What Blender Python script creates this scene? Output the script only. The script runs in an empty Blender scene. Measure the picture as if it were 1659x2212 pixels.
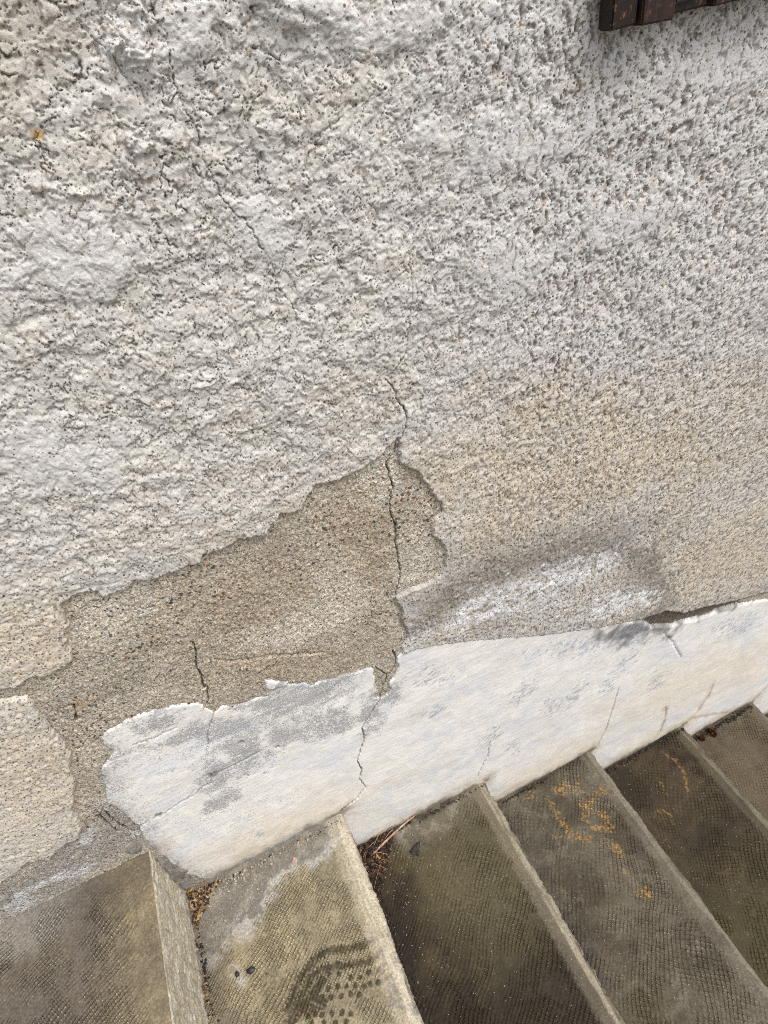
import bpy, bmesh, math, random
import numpy as np
from mathutils import Vector, Matrix

# ------------------------------------------------------------------ camera, world, sun, exposure
scene = bpy.context.scene
C = scene.collection
CAM_R = np.array([[0.9037495734, -0.1517328152, 0.4002673672],
                  [-0.3775378909, -0.7232388374, 0.5782652722],
                  [0.2017469937, -0.6737230417, -0.7109116778]])      # wall frame (right, up, out) -> camera (right, down, forward)
CAM_P = np.array([0.0462704315, 1.1885043177, 0.5484399359])
FOCAL = 1348.819 / 1659.0                                              # focal length / frame width

def wp(x, y, z):                                                       # wall frame -> Blender world (wall faces -Y)
    return Vector((x, -z, y))

cam_data = bpy.data.cameras.new('camera')
cam = bpy.data.objects.new('camera', cam_data)
C.objects.link(cam)
rx, dn, fw = CAM_R
m = Matrix.Identity(4)
for i, v in enumerate((rx, -dn, -fw)):
    b = wp(*v)
    for j in range(3):
        m[j][i] = b[j]
m.translation = wp(*CAM_P)
cam.matrix_world = m
cam_data.sensor_fit = 'VERTICAL'
cam_data.sensor_height = 32.0
cam_data.lens = FOCAL * 0.75 * 32.0
cam_data.clip_start = 0.02
cam_data.clip_end = 400
scene.camera = cam

SUN_DIR = Vector((0.30, -0.40, 0.87)).normalized()                     # towards the sun
world = bpy.data.worlds.new('World')
scene.world = world
world.use_nodes = True
nt = world.node_tree
for n in list(nt.nodes):
    nt.nodes.remove(n)
sky = nt.nodes.new('ShaderNodeTexSky')
sky.sky_type = 'NISHITA'
sky.sun_disc = False
sky.sun_elevation = math.asin(SUN_DIR.z)
sky.sun_rotation = math.atan2(SUN_DIR.x, SUN_DIR.y)
sky.air_density = 1.0
sky.dust_density = 4.0
sky.ozone_density = 1.0
hs = nt.nodes.new('ShaderNodeHueSaturation')                           # thin overcast: the blue is mostly veiled
hs.inputs['Saturation'].default_value = 0.36
bg = nt.nodes.new('ShaderNodeBackground')
bg.inputs['Strength'].default_value = 0.145
wo = nt.nodes.new('ShaderNodeOutputWorld')
nt.links.new(sky.outputs[0], hs.inputs['Color'])
nt.links.new(hs.outputs[0], bg.inputs['Color'])
nt.links.new(bg.outputs[0], wo.inputs['Surface'])

sun_data = bpy.data.lights.new('sun', 'SUN')
sun_data.energy = 1.0
sun_data.angle = math.radians(30)
sun_data.color = (1.0, 0.965, 0.91)
sun = bpy.data.objects.new('sun', sun_data)
sun.rotation_euler = SUN_DIR.to_track_quat('Z', 'Y').to_euler()
sun.location = (1.5, -1.5, 3)
C.objects.link(sun)

scene.view_settings.view_transform = 'Standard'
scene.view_settings.look = 'None'
scene.view_settings.exposure = 0.66
scene.view_settings.gamma = 1.0
scene.view_settings.use_curve_mapping = False
scene.cycles.use_denoising = False
scene.cycles.filter_width = 1.0
scene.cycles.max_bounces = 6
scene.cycles.diffuse_bounces = 3

# ------------------------------------------------------------------ measured outlines, metres
DATA = {"render_outline": [[-0.2971, 0.6544], [-0.272, 0.6463], [-0.2602, 0.6405], [-0.2406, 0.644], [-0.2268, 0.6359], [-0.2104, 0.6375], [-0.1952, 0.6419], [-0.187, 0.6587], [-0.1831, 0.6823], [-0.1716, 0.6955], [-0.1674, 0.7091], [-0.1654, 0.7261], [-0.152, 0.7307], [-0.1441, 0.7318], [-0.1278, 0.7246], [-0.1265, 0.7167], [-0.1133, 0.7123], [-0.1001, 0.7134], [-0.0893, 0.7207], [-0.0708, 0.7094], [-0.0522, 0.7098], [-0.0364, 0.7097], [-0.0186, 0.707], [-0.0123, 0.7171], [0.005, 0.7125], [0.0193, 0.7143], [0.0283, 0.7168], [0.0462, 0.7121], [0.0598, 0.7069], [0.0641, 0.7159], [0.0752, 0.7211], [0.0818, 0.7286], [0.0944, 0.7234], [0.1071, 0.7241], [0.1144, 0.7348], [0.1218, 0.7417], [0.1305, 0.7499], [0.1535, 0.7436], [0.1712, 0.7455], [0.1917, 0.7462], [0.2107, 0.7544], [0.2364, 0.7682], [0.23, 0.7456], [0.2389, 0.724], [0.2553, 0.7076], [0.2622, 0.6871], [0.2675, 0.6652], [0.2757, 0.6491], [0.2792, 0.6309], [0.2659, 0.6211], [0.2596, 0.6074], [0.2626, 0.5908], [0.2734, 0.573], [0.2764, 0.5527], [0.2728, 0.5309], [0.2617, 0.5158], [0.2483, 0.5088], [0.23, 0.51], [0.2082, 0.5104], [0.1935, 0.5095], [0.1927, 0.4945], [0.1992, 0.4741], [0.1942, 0.4555], [0.2002, 0.4286], [0.1972, 0.4072], [0.1848, 0.392], [0.1832, 0.3758], [0.2124, 0.3719], [0.2713, 0.3431], [0.347, 0.3006], [0.4297, 0.25], [0.5255, 0.1997], [0.6073, 0.162], [0.6825, 0.1316], [0.7289, 0.123], [0.7841, 0.0787], [0.8556, 0.0548], [0.9257, 0.025], [1.0413, -0.0167], [1.2057, -0.0829], [0.8883, 0.753], [0.7313, 1.1168], [0.3134, 1.1776], [0.0086, 1.2219], [-0.1073, 1.0253]],
 "fragment_outline": [[-0.3056, 0.648], [-0.2821, 0.6281], [-0.2686, 0.6248], [-0.2579, 0.6159], [-0.258, 0.6006], [-0.2612, 0.5789], [-0.2634, 0.5587], [-0.2656, 0.5377], [-0.2671, 0.5153], [-0.2724, 0.4892], [-0.2845, 0.462], [-0.2916, 0.4349], [-0.303, 0.4112], [-0.3157, 0.3876], [-0.325, 0.3749], [-0.328, 0.3459], [-0.3362, 0.322], [-0.3496, 0.3036], [-0.3652, 0.3059], [-0.3814, 0.3], [-0.4017, 0.2862], [-0.4082, 0.2992], [-0.4205, 0.3069], [-0.4395, 0.2955], [-0.4574, 0.2923], [-0.4717, 0.2837], [-0.521, 0.2758]],
 "band_outline": [[-0.2569, 0.4322], [-0.242, 0.4445], [-0.2315, 0.4541], [-0.2329, 0.4647], [-0.2351, 0.4772], [-0.2295, 0.492], [-0.2243, 0.497], [-0.2119, 0.4978], [-0.1976, 0.503], [-0.1767, 0.5023], [-0.1573, 0.4972], [-0.1433, 0.4934], [-0.124, 0.4864], [-0.1063, 0.4738], [-0.1037, 0.4593], [-0.0954, 0.4397], [-0.0834, 0.4456], [-0.0649, 0.4297], [-0.0519, 0.4275], [-0.0378, 0.4282], [-0.0257, 0.4219], [-0.0137, 0.427], [0.0078, 0.4281], [0.0293, 0.4145], [0.0377, 0.3989], [0.0586, 0.3998], [0.0715, 0.3908], [0.0932, 0.3864], [0.1298, 0.377], [0.1349, 0.3705], [0.134, 0.3477], [0.1312, 0.3133], [0.123, 0.2948], [0.1394, 0.2839], [0.1522, 0.2961], [0.1495, 0.3151], [0.1615, 0.3233], [0.1741, 0.3468], [0.1686, 0.3741], [0.1839, 0.3803], [0.2065, 0.3885], [0.2722, 0.3538], [0.3474, 0.3121], [0.4295, 0.2625], [0.5245, 0.2146], [0.606, 0.1731], [0.6719, 0.1283], [0.7005, 0.0903], [0.7468, 0.0583], [0.7848, 0.0466], [0.8255, 0.027], [0.8651, 0.0165], [0.9184, 0.0055], [0.9682, -0.0107], [1.0519, -0.0483], [1.2238, -0.1269], [1.4161, -0.5109], [1.7125, -1.2096], [1.4171, -2.5679], [0.017, -1.0951], [-0.3296, -0.1644], [-0.2713, -0.0025], [-0.2761, 0.0199], [-0.2894, 0.0521], [-0.288, 0.1086], [-0.2919, 0.1579], [-0.2902, 0.2168], [-0.2804, 0.2574], [-0.2811, 0.2888], [-0.2823, 0.3329], [-0.2863, 0.3538], [-0.2713, 0.3911], [-0.2621, 0.425]],
 "flake_outline": [[-0.0177, 0.4606], [-0.0063, 0.4527], [-0.0023, 0.4423], [0.0123, 0.4318], [0.0081, 0.4241], [-0.0063, 0.4284], [-0.0188, 0.4336], [-0.0203, 0.4472]],
 "cracks": {"A": [[0.1191, 1.1878], [0.116, 1.1789], [0.1163, 1.1704], [0.1178, 1.1639], [0.12, 1.1598], [0.1199, 1.1515], [0.1166, 1.1448], [0.1154, 1.1356], [0.1159, 1.1258], [0.1177, 1.1168], [0.1184, 1.1094], [0.1205, 1.1008], [0.1194, 1.0909], [0.119, 1.0798], [0.1228, 1.0641], [0.1217, 1.0575], [0.1273, 1.0491], [0.1301, 1.0424], [0.1358, 1.0354], [0.1396, 1.0259], [0.1418, 1.0158], [0.1463, 1.0028], [0.1487, 0.9892]],
 "B": [[0.0685, 1.1959], [0.0657, 1.1873], [0.0678, 1.1764], [0.0736, 1.1664], [0.0777, 1.1619], [0.0813, 1.1562], [0.084, 1.1445], [0.0887, 1.1314]],
 "C": [[0.1487, 0.9892], [0.1485, 0.9734], [0.1554, 0.9581], [0.1572, 0.9395]],
 "D": [[0.2765, 0.9688], [0.2728, 0.9247], [0.2654, 0.8978], [0.2604, 0.8737], [0.2389, 0.849]],
 "E": [[0.2324, 0.8487], [0.2385, 0.8361], [0.2404, 0.8237], [0.2442, 0.812], [0.2484, 0.8024], [0.2488, 0.793], [0.2454, 0.7817], [0.242, 0.7742], [0.2364, 0.7682], [0.2309, 0.7438]],
 "F": [[0.2333, 0.7596], [0.2283, 0.7463], [0.219, 0.7403], [0.218, 0.7195], [0.2199, 0.7003], [0.2113, 0.678], [0.2102, 0.6589], [0.2138, 0.6406], [0.2095, 0.6133], [0.2083, 0.5737], [0.2076, 0.5457], [0.1989, 0.5213], [0.1932, 0.5076]],
 "F2": [[0.1927, 0.4945], [0.1992, 0.4741], [0.1942, 0.4555], [0.2002, 0.4286], [0.1972, 0.4072], [0.1848, 0.392], [0.1707, 0.3875]],
 "F3": [[0.1711, 0.3897], [0.1731, 0.3669], [0.1659, 0.3465], [0.1526, 0.3343], [0.1448, 0.3162], [0.1371, 0.3001], [0.1289, 0.2812]],
 "F4": [[0.1367, 0.3717], [0.1454, 0.3533], [0.1528, 0.3355]],
 "G": [[-0.072, 0.5892], [-0.0769, 0.5627], [-0.0844, 0.5422], [-0.0848, 0.5208], [-0.0906, 0.4995], [-0.0865, 0.4985], [-0.0947, 0.4699], [-0.0994, 0.4642]],
 "H": [[-0.067, 0.548], [-0.0444, 0.5223], [0.0073, 0.4997], [0.0419, 0.4773], [0.0721, 0.4571]],
 "I": [[-0.097, 0.441], [-0.111, 0.4146], [-0.1189, 0.4018], [-0.1252, 0.3801], [-0.1372, 0.3602]],
 "J": [[-0.0735, 0.2991], [-0.1185, 0.2991], [-0.1484, 0.2982], [-0.1582, 0.281], [-0.1731, 0.2806], [-0.184, 0.2708], [-0.2185, 0.2671], [-0.243, 0.2606], [-0.26, 0.2632], [-0.2814, 0.255]],
 "K": [[-0.2044, 0.4516], [-0.175, 0.446], [-0.149, 0.4466]],
 "L": [[0.1356, 0.2957], [0.1289, 0.2812], [0.1075, 0.2551], [0.087, 0.227], [0.0854, 0.1961], [0.0602, 0.1345], [0.0618, 0.0961], [0.0518, 0.0683], [0.0572, 0.0326], [0.0331, 0.0074], [-0.004, -0.0098]],
 "M": [[0.6439, -0.0948], [0.6375, -0.1789], [0.626, -0.2772], [0.6114, -0.3336]],
 "N": [[0.8138, -0.3193], [0.8231, -0.3852], [0.8213, -0.457]],
 "O": [[0.9672, -0.3352], [0.9661, -0.3906], [0.9403, -0.4763], [0.9138, -0.4981]],
 "P": [[0.9257, -0.4809], [1.0005, -0.5292], [1.0815, -0.5872]],
 "Q": [[1.2487, -0.4788], [1.2166, -0.5475], [1.1872, -0.5993]],
 "R": [[0.3207, -0.0348], [0.3127, -0.0901], [0.2844, -0.1572]],
 "S": [[0.737, 0.0475], [0.7721, -0.0105], [0.8164, -0.1052]],
 "T": [[-0.2427, 0.5725], [-0.2273, 0.5701], [-0.2386, 0.5409]],
 "U": [[-0.3083, 0.2668], [-0.3079, 0.3283], [-0.2914, 0.3499]],
 "V": [[0.1734, 1.075], [0.1952, 1.0682], [0.2148, 1.0659], [0.2387, 1.0624]],
 "X": [[-0.2923, 0.2464], [-0.2974, 0.2804], [-0.2996, 0.3096], [-0.2962, 0.3393]]}, "blobs": {"smooth": [[-0.0019, 1.0429, 18.863, -9.242, -10.379, -35.075], [0.3882, 1.0339, 12.686, 3.828, -1.039, -43.417], [0.3805, 0.9198, 22.819, -0.559, -10.532, -34.707], [0.6102, 1.0444, 14.301, 6.973, -3.487, -43.022], [0.1366, 1.1581, 52.242, -47.889, -24.307, -47.163], [0.2225, 1.1599, 20.515, -10.568, -40.097, -130.859], [0.0975, 1.1498, 44.54, -42.625, -38.793, -70.402], [0.3193, 1.0514, 37.025, -3.756, -16.098, -70.831], [0.1459, 1.0223, 29.047, -32.75, -30.996, -32.166], [0.288, 1.1337, 16.403, 1.295, -4.317, -88.06], [-0.0819, 0.8791, 13.919, -6.803, -17.04, -36.514], [0.5282, 0.9297, 14.794, 6.365, -2.408, -39.796], [-0.1032, 0.9099, 31.363, -16.595, -17.508, -39.28]],
 "warm": [[0.4925, 0.6031, 3.284, 0.796, -2.526, -10.388], [0.854, 0.1983, 5.574, 2.256, -2.685, -7.501], [0.265, 0.4507, 21.365, -2.095, -9.824, -15.114], [-0.33, 0.4678, 13.186, -6.892, -4.115, -3.816], [0.4358, 0.7272, 8.18, 0.234, -9.914, -24.093], [-0.2209, 0.6862, 14.532, -7.652, -9.353, -12.805], [0.3635, 0.5444, 9.395, -0.285, -5.836, -10.646]],
 "warmleft": [[0.0178, 1.1675, 38.521, -21.058, -4.622, -24.14], [0.0379, 1.1781, 29.026, -15.3, -12.6, -70.877]],
 "grime": [[0.4433, 0.4548, 4.906, 0.879, -5.742, -18.42], [0.2957, 0.4419, 10.284, 0.496, -5.038, -12.933], [0.654, 0.2781, 24.552, 3.841, -5.958, -9.821], [0.5579, 0.4272, 15.94, 1.709, -10.366, -18.686], [0.5451, 0.4655, 57.339, 5.616, -28.965, -54.383]],
 "smear": [[0.4448, 0.3992, 7.412, 1.966, -5.101, -37.195], [0.3674, 0.3959, 10.681, 1.604, -7.589, -27.949], [0.5988, 0.234, 17.811, 5.046, -9.536, -31.03], [0.2597, 0.3969, 16.452, 0.332, -14.181, -33.957]],
 "wear": [[-0.0889, 0.3218, 18.631, -2.189, -2.669, -14.013], [-0.1414, 0.2973, 24.936, -3.796, -3.796, -18.69], [0.0109, 0.3861, 9.866, -0.993, -6.634, -20.746], [-0.1277, 0.4153, 10.865, -1.701, -7.847, -49.276], [-0.0877, 0.3921, 12.946, -2.208, -9.252, -27.833], [0.0343, 0.2961, 14.931, -1.928, -10.815, -20.486], [0.1085, 0.2603, 26.247, -12.364, -19.017, -11.002], [-0.1637, 0.4738, 29.092, -5.409, -6.871, -48.974], [-0.1613, 0.2171, 23.874, -1.735, 4.709, -34.944], [0.1465, 0.2866, 21.747, -23.911, -34.622, -11.685], [-0.0317, 0.3121, 24.101, -1.854, -4.758, -25.275]],
 "wear2": [[0.3905, 0.0843, 34.149, 13.744, 18.607, -23.471], [0.5456, 0.141, 9.194, 1.709, -13.767, -28.737], [0.6608, 0.0899, 23.604, 13.51, 7.72, -8.986], [0.5247, -0.0269, 28.362, -16.667, -21.639, -11.975], [0.3775, -0.1113, 46.947, 16.552, 20.915, -24.677], [0.6095, -0.0594, 19.885, 12.767, 36.101, -13.721], [0.4009, 0.0926, 26.327, 9.521, 12.334, -22.937], [0.4731, -0.0205, 33.263, 9.902, 2.243, -22.588], [0.2224, 0.2821, 20.588, -0.15, -17.594, -36.236], [0.9728, -0.0941, 13.802, 6.557, -4.467, -18.225], [-0.1461, 0.0596, 56.872, -17.603, -72.67, -56.872], [0.2098, 0.1717, 30.034, 2.452, -9.071, -41.557], [0.3245, -0.0208, 24.905, 8.45, 22.682, -28.019], [0.6502, -0.0015, 26.313, -20.396, -17.626, -10.261], [0.7621, -0.1628, 26.552, 15.77, 21.565, -14.817]],
 "gap_dirt_shade": [[0.7294, 0.0891, 22.957, 8.817, -4.159, -19.713], [0.7945, 0.0576, 18.308, 6.678, -16.207, -46.895], [0.8817, 0.0249, 17.391, 6.689, -29.431, -70.491], [0.6516, 0.1149, 16.411, 4.835, -8.535, -24.836]],
 "grayfill": [[-0.3484, 0.263, 13.363, -3.244, -0.59, -16.835], [-0.4257, 0.232, 10.778, -2.85, 1.305, -18.967], [-0.2912, 0.2817, 17.812, -16.392, -29.177, -3.825]],
 "brownpatch": [[0.0183, 0.4665, 7.932, -1.614, -14.499, -25.704], [0.1631, 0.629, 19.465, -3.77, -4.133, -7.303], [0.0206, 0.6093, 8.113, -0.433, -1.147, -13.272]],
 "ochre": [[-0.2221, 0.5635, 69.924, -13.801, 4.6, -132.487], [0.0175, 1.1226, 229.885, -114.943, -68.966, -298.851], [-0.1784, 0.6816, 2000.0, -1000.0, -666.667, -1333.333]],
 "streakyellow": [[-0.0979, 0.0426, 6.941, -0.444, -1.523, -18.184], [0.8637, -0.2648, 5.023, 2.11, -1.144, -9.072], [0.4893, -0.2882, 5.509, 1.399, -0.262, -17.703], [0.7874, -0.4789, 6.315, 2.304, -0.723, -18.153], [1.0564, -0.3311, 8.29, 4.132, -1.125, -8.447]],
 "palepatch": [[0.1156, 0.5575, 20.304, 2.885, 2.958, -17.565], [0.0493, 0.5315, 13.732, -0.384, -3.841, -34.858], [0.2331, 0.5619, 31.484, -4.116, -12.493, -21.303], [0.2122, 0.7281, 33.327, -5.569, -11.137, -23.456], [-0.1246, 0.6871, 23.195, -4.399, -1.8, -28.394]]}, "shoe": [[0, 0.01, [-0.1904, 0.2423], [-0.1803, 0.233], [-0.1694, 0.2214], [-0.1505, 0.2084], [-0.126, 0.1974], [-0.1015, 0.1964], [-0.0754, 0.2076], [-0.0481, 0.2156], [-0.0326, 0.2153], [-0.0153, 0.2145]], [0, 0.01, [-0.1892, 0.2566], [-0.1736, 0.2432], [-0.1602, 0.233], [-0.1393, 0.2187], [-0.1203, 0.2153], [-0.0966, 0.2237]], [0, 0.009, [-0.0966, 0.2237], [-0.0753, 0.2306], [-0.0489, 0.2395], [-0.0303, 0.2383], [-0.0152, 0.2354]], [1, 0.009, [-0.1977, 0.257], [-0.1805, 0.2561], [-0.1577, 0.2472], [-0.1368, 0.2369], [-0.1244, 0.2307]], [1, 0.014, [-0.1643, 0.2499], [-0.1513, 0.2537], [-0.1351, 0.2567]], [2, 0.0045, [-0.1129, 0.2276]], [2, 0.0045, [-0.0976, 0.2341]], [2, 0.0045, [-0.0817, 0.2466]], [2, 0.0045, [-0.068, 0.2531]], [2, 0.0045, [-0.0519, 0.2537]], [2, 0.0045, [-0.0354, 0.2572]], [2, 0.0045, [-0.0253, 0.2546]], [2, 0.0045, [-0.0115, 0.2574]], [2, 0.0045, [-0.1045, 0.2486]], [2, 0.0045, [-0.0922, 0.2545]], [2, 0.0045, [-0.0794, 0.2593]], [2, 0.0045, [-0.0663, 0.2668]], [2, 0.0045, [-0.0566, 0.2683]], [2, 0.0045, [-0.0447, 0.2715]], [2, 0.0045, [-0.03, 0.272]], [2, 0.0045, [-0.016, 0.2804]], [2, 0.0045, [-0.0099, 0.2864]], [2, 0.0045, [-0.1337, 0.2527]], [2, 0.0045, [-0.1194, 0.2571]], [2, 0.0045, [-0.104, 0.2625]], [2, 0.0045, [-0.0896, 0.2665]], [2, 0.0045, [-0.0777, 0.2732]], [2, 0.0045, [-0.1603, 0.2634]], [2, 0.0045, [-0.1498, 0.266]], [2, 0.0045, [-0.1404, 0.2715]], [2, 0.0045, [-0.1255, 0.2774]], [2, 0.0045, [-0.1102, 0.2823]], [2, 0.0045, [-0.0988, 0.2899]], [2, 0.0045, [-0.1581, 0.2735]], [2, 0.0045, [-0.1411, 0.2814]], [2, 0.0045, [-0.1246, 0.2903]], [2, 0.0045, [-0.1094, 0.2951]], [2, 0.0045, [-0.0318, 0.2626]], [2, 0.0045, [-0.0238, 0.2713]], [2, 0.0045, [-0.04, 0.2744]], [2, 0.0045, [-0.135, 0.2402]], [2, 0.0045, [-0.1194, 0.2452]]],
 "lichen2": [[0.01, [0.4678, 0.0457], [0.4866, 0.0425], [0.4905, 0.0524], [0.5051, 0.0627]], [0.013, [0.4745, 0.0518], [0.4879, 0.0484]], [0.006, [0.5752, 0.0941], [0.5431, 0.0928], [0.519, 0.0955], [0.4996, 0.1105], [0.4897, 0.1128]], [0.011, [0.4984, 0.1049], [0.4942, 0.1176]], [0.008, [0.5116, 0.1265], [0.5216, 0.1414], [0.5159, 0.1624], [0.5221, 0.1679], [0.493, 0.1577], [0.4879, 0.1505]], [0.01, [0.5211, 0.1387], [0.5206, 0.1529]], [0.006, [0.4345, 0.0465], [0.4334, 0.0637], [0.4325, 0.0956], [0.4316, 0.1193], [0.4344, 0.1373], [0.446, 0.1502], [0.465, 0.1668]], [0.01, [0.4338, 0.1346], [0.4345, 0.1443]], [0.009, [0.4485, 0.1538], [0.4549, 0.1593]], [0.006, [0.4838, 0.1832], [0.4887, 0.1902], [0.5009, 0.2077], [0.514, 0.2299]], [0.011, [0.4998, 0.2026], [0.502, 0.2128]], [0.005, [0.4891, 0.2478], [0.4876, 0.2682]], [0.007, [0.488, 0.289], [0.486, 0.3002]], [0.008, [0.5032, 0.3006], [0.5048, 0.3075]], [0.006, [0.3982, 0.0276], [0.4129, 0.0301]], [0.005, [0.4039, 0.1287], [0.4103, 0.1344]], [0.007, [0.4824, 0.1333], [0.4817, 0.1377]], [0.007, [0.5773, 0.1055], [0.5818, 0.1206]], [0.004, [0.5038, 0.0645], [0.5167, 0.0841]]],
 "lichen3": [[0.005, [0.8095, 0.0353], [0.8097, 0.0567], [0.8185, 0.0824], [0.8111, 0.1077], [0.7976, 0.1292], [0.7933, 0.1438]], [0.004, [0.6892, 0.1442], [0.7025, 0.1565], [0.7105, 0.1712], [0.7061, 0.1794]], [0.0025, [0.7562, 0.0671], [0.7448, 0.1015], [0.7405, 0.1273]]],
 "twig": [[0.0129, 0.032], [0.0361, 0.0261], [0.053, 0.0222], [0.079, 0.0154], [0.1016, 0.0085], [0.1253, 0.0038], [0.1322, -0.0003]],
 "needles1": [[[-0.0051, 0.0212], [-0.0039, 0.0409], [-0.0012, 0.0609], [0.0014, 0.0805]], [[0.0313, 0.0499], [0.016, 0.0679], [-0.0086, 0.0952]], [[0.0181, 0.0241], [0.0429, 0.0062], [0.0607, 0.0006], [0.0843, -0.0003]], [[0.0762, 0.0048], [0.0614, 0.0119], [0.0424, 0.0204]], [[0.0088, 0.0194], [-0.0019, 0.0384], [-0.0104, 0.0631]], [[0.0096, 0.0442], [0.0202, 0.0581], [0.0343, 0.0703]], [[0.0144, 0.0151], [0.0247, 0.0132], [0.0413, 0.0054]], [[0.0218, 0.0503], [0.0325, 0.0514], [0.0395, 0.0524]], [[0.0088, 0.0194], [0.0009, 0.0295], [-0.0085, 0.0386]], [[0.0169, 0.027], [0.0295, 0.0325], [0.0455, 0.0432]], [[0.0015, 0.0674], [0.0081, 0.0648], [0.0163, 0.0629]]],
 "bigleaf": [[0.0894, 0.0583], [0.1011, 0.0537], [0.1183, 0.0517], [0.1097, 0.0633], [0.1042, 0.0763], [0.0966, 0.0707], [0.0904, 0.0641]],
 "yellowleaf1": [[0.0261, 0.0404]],
 "needles0": [[[-0.2994, 0.0292], [-0.2908, 0.0182], [-0.2827, 0.0099], [-0.2765, 0.0036]], [[-0.3081, 0.0071], [-0.2982, 0.0115], [-0.286, 0.0155], [-0.2797, 0.0165]], [[-0.2763, 0.0213], [-0.2706, 0.0096], [-0.2647, 0.0021], [-0.2581, -0.0031]], [[-0.2439, -0.0046], [-0.2479, 0.0062], [-0.256, 0.0127]], [[-0.3111, -0.0063], [-0.3061, -0.0101], [-0.298, -0.0124]], [[-0.2831, 0.0118], [-0.2802, 0.0028], [-0.2804, -0.0015]], [[-0.2824, -0.0025], [-0.2738, -0.0014], [-0.267, 0.0025]]],
 "tanleaf0": [[-0.3067, 0.0052], [-0.3027, 0.001], [-0.2938, 0.0002], [-0.2967, 0.004], [-0.3016, 0.0067]],
 "chips0": [[-0.304, 0.0198], [-0.3033, 0.0161], [-0.2884, 0.0698], [-0.2985, 0.0465], [-0.301, 0.0374], [-0.3084, -0.0218]],
 "pebbles": [[-0.229, 0.1667, 0.0062], [-0.2518, 0.1614, 0.0035], [-0.2067, 0.1822, 0.0014]],
 "redleaf": [[1.0075, 0.0093], [0.9694, 0.0095]],
 "flakeleaf": [-0.1114, 0.0397],
 "ridge": [[0.1854, 1.1748], [0.2017, 1.1608], [0.2176, 1.1547], [0.2319, 1.1544], [0.2448, 1.1469]],
 "chips": [[-0.1484, 0.2982, 0.008], [-0.2459, 0.2623, 0.006], [-0.0458, 0.2892, 0.004], [-0.0876, 0.3443, 0.004]],
 "smudge": [[-0.0029, 0.2768], [-0.0033, 0.3282], [-0.0051, 0.3636]],
 "stain_arc": [[0.2162, 0.4326], [0.2577, 0.4554], [0.3296, 0.4746], [0.4181, 0.4641], [0.5042, 0.4338], [0.5802, 0.3906], [0.6465, 0.3258], [0.6968, 0.239], [0.7196, 0.1556], [0.6893, 0.124]],
 "white_ridge": [[0.2924, 0.3983], [0.3591, 0.4012], [0.4362, 0.393], [0.5077, 0.3841], [0.5644, 0.3655]],
 "white_ridge2": [[0.5571, 0.245], [0.6203, 0.2269], [0.6761, 0.2047]]}
BL = DATA['blobs']
rng = np.random.default_rng(7)
random.seed(7)

# ------------------------------------------------------------------ numpy noise
F = np.float32
_perm = np.random.default_rng(11).permutation(4096).astype(np.int32)
_ang = np.random.default_rng(12).random(4096) * 2 * np.pi
_gx, _gy = np.cos(_ang).astype(F), np.sin(_ang).astype(F)

def pn(x, y, seed=0):                                                  # gradient noise, about -1..1
    x = np.asarray(x, dtype=np.float64) + seed * 37.173
    y = np.asarray(y, dtype=np.float64) - seed * 19.731
    xi = np.floor(x); yi = np.floor(y)
    fx = (x - xi).astype(F); fy = (y - yi).astype(F)
    xi = xi.astype(np.int32); yi = yi.astype(np.int32)
    def g(ix, iy, dx, dy):
        h = _perm[(_perm[(ix + seed * 131) & 4095] + iy) & 4095]
        return _gx[h] * dx + _gy[h] * dy
    u = fx * fx * fx * (fx * (fx * 6 - 15) + 10)
    v = fy * fy * fy * (fy * (fy * 6 - 15) + 10)
    a = g(xi, yi, fx, fy); b = g(xi + 1, yi, fx - 1, fy)
    c = g(xi, yi + 1, fx, fy - 1); d = g(xi + 1, yi + 1, fx - 1, fy - 1)
    a = a + u * (b - a); c = c + u * (d - c)
    return (a + v * (c - a)) * F(1.5)

def fbm(x, y, s, octv=3, seed=0, gain=0.5, sy=None):
    sy = s if sy is None else sy
    o = np.zeros(np.shape(x), F); amp = 1.0; fr = 1.0
    for i in range(octv):
        o += F(amp) * pn(x * (fr / s), y * (fr / sy), seed + i * 7)
        amp *= gain; fr *= 2.03
    return o

def ss(a, b, x):
    t = np.clip((x - a) / (b - a), 0, 1)
    return t * t * (3 - 2 * t)

def worley(x, y, cell, seed=0):                                        # distance to nearest jittered point (in cells), its random value
    gx = x / cell; gy = y / cell
    xi = np.floor(gx).astype(np.int32); yi = np.floor(gy).astype(np.int32)
    best = np.full(x.shape, 9.0, F); rv = np.zeros(x.shape, F)
    for dx in (-1, 0, 1):
        for dy in (-1, 0, 1):
            h = _perm[(_perm[(xi + dx + seed * 53) & 4095] + yi + dy) & 4095]
            h2 = _perm[(h + 1777) & 4095]; h3 = _perm[(h2 + 911) & 4095]
            px = xi + dx + h / 4096.0; py = yi + dy + h2 / 4096.0
            d = np.sqrt((gx - px) ** 2 + (gy - py) ** 2).astype(F)
            k = d < best
            best = np.where(k, d, best); rv = np.where(k, (h3 / 4096.0).astype(F), rv)
    return best, rv

def seg_dist(x, y, pts, closed=False):
    pts = np.array(pts, dtype=F)
    out = np.full(x.shape, 1e6, F)
    n = len(pts)
    x = x.astype(F); y = y.astype(F)
    for i in range(n if closed else n - 1):
        a = pts[i]; b = pts[(i + 1) % n]
        d = b - a; L = float(d @ d) + 1e-12
        t = np.clip(((x - a[0]) * d[0] + (y - a[1]) * d[1]) / F(L), 0, 1)
        q = (x - a[0] - t * d[0]) ** 2 + (y - a[1] - t * d[1]) ** 2
        np.minimum(out, q, out=out)
    return np.sqrt(out)

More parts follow.
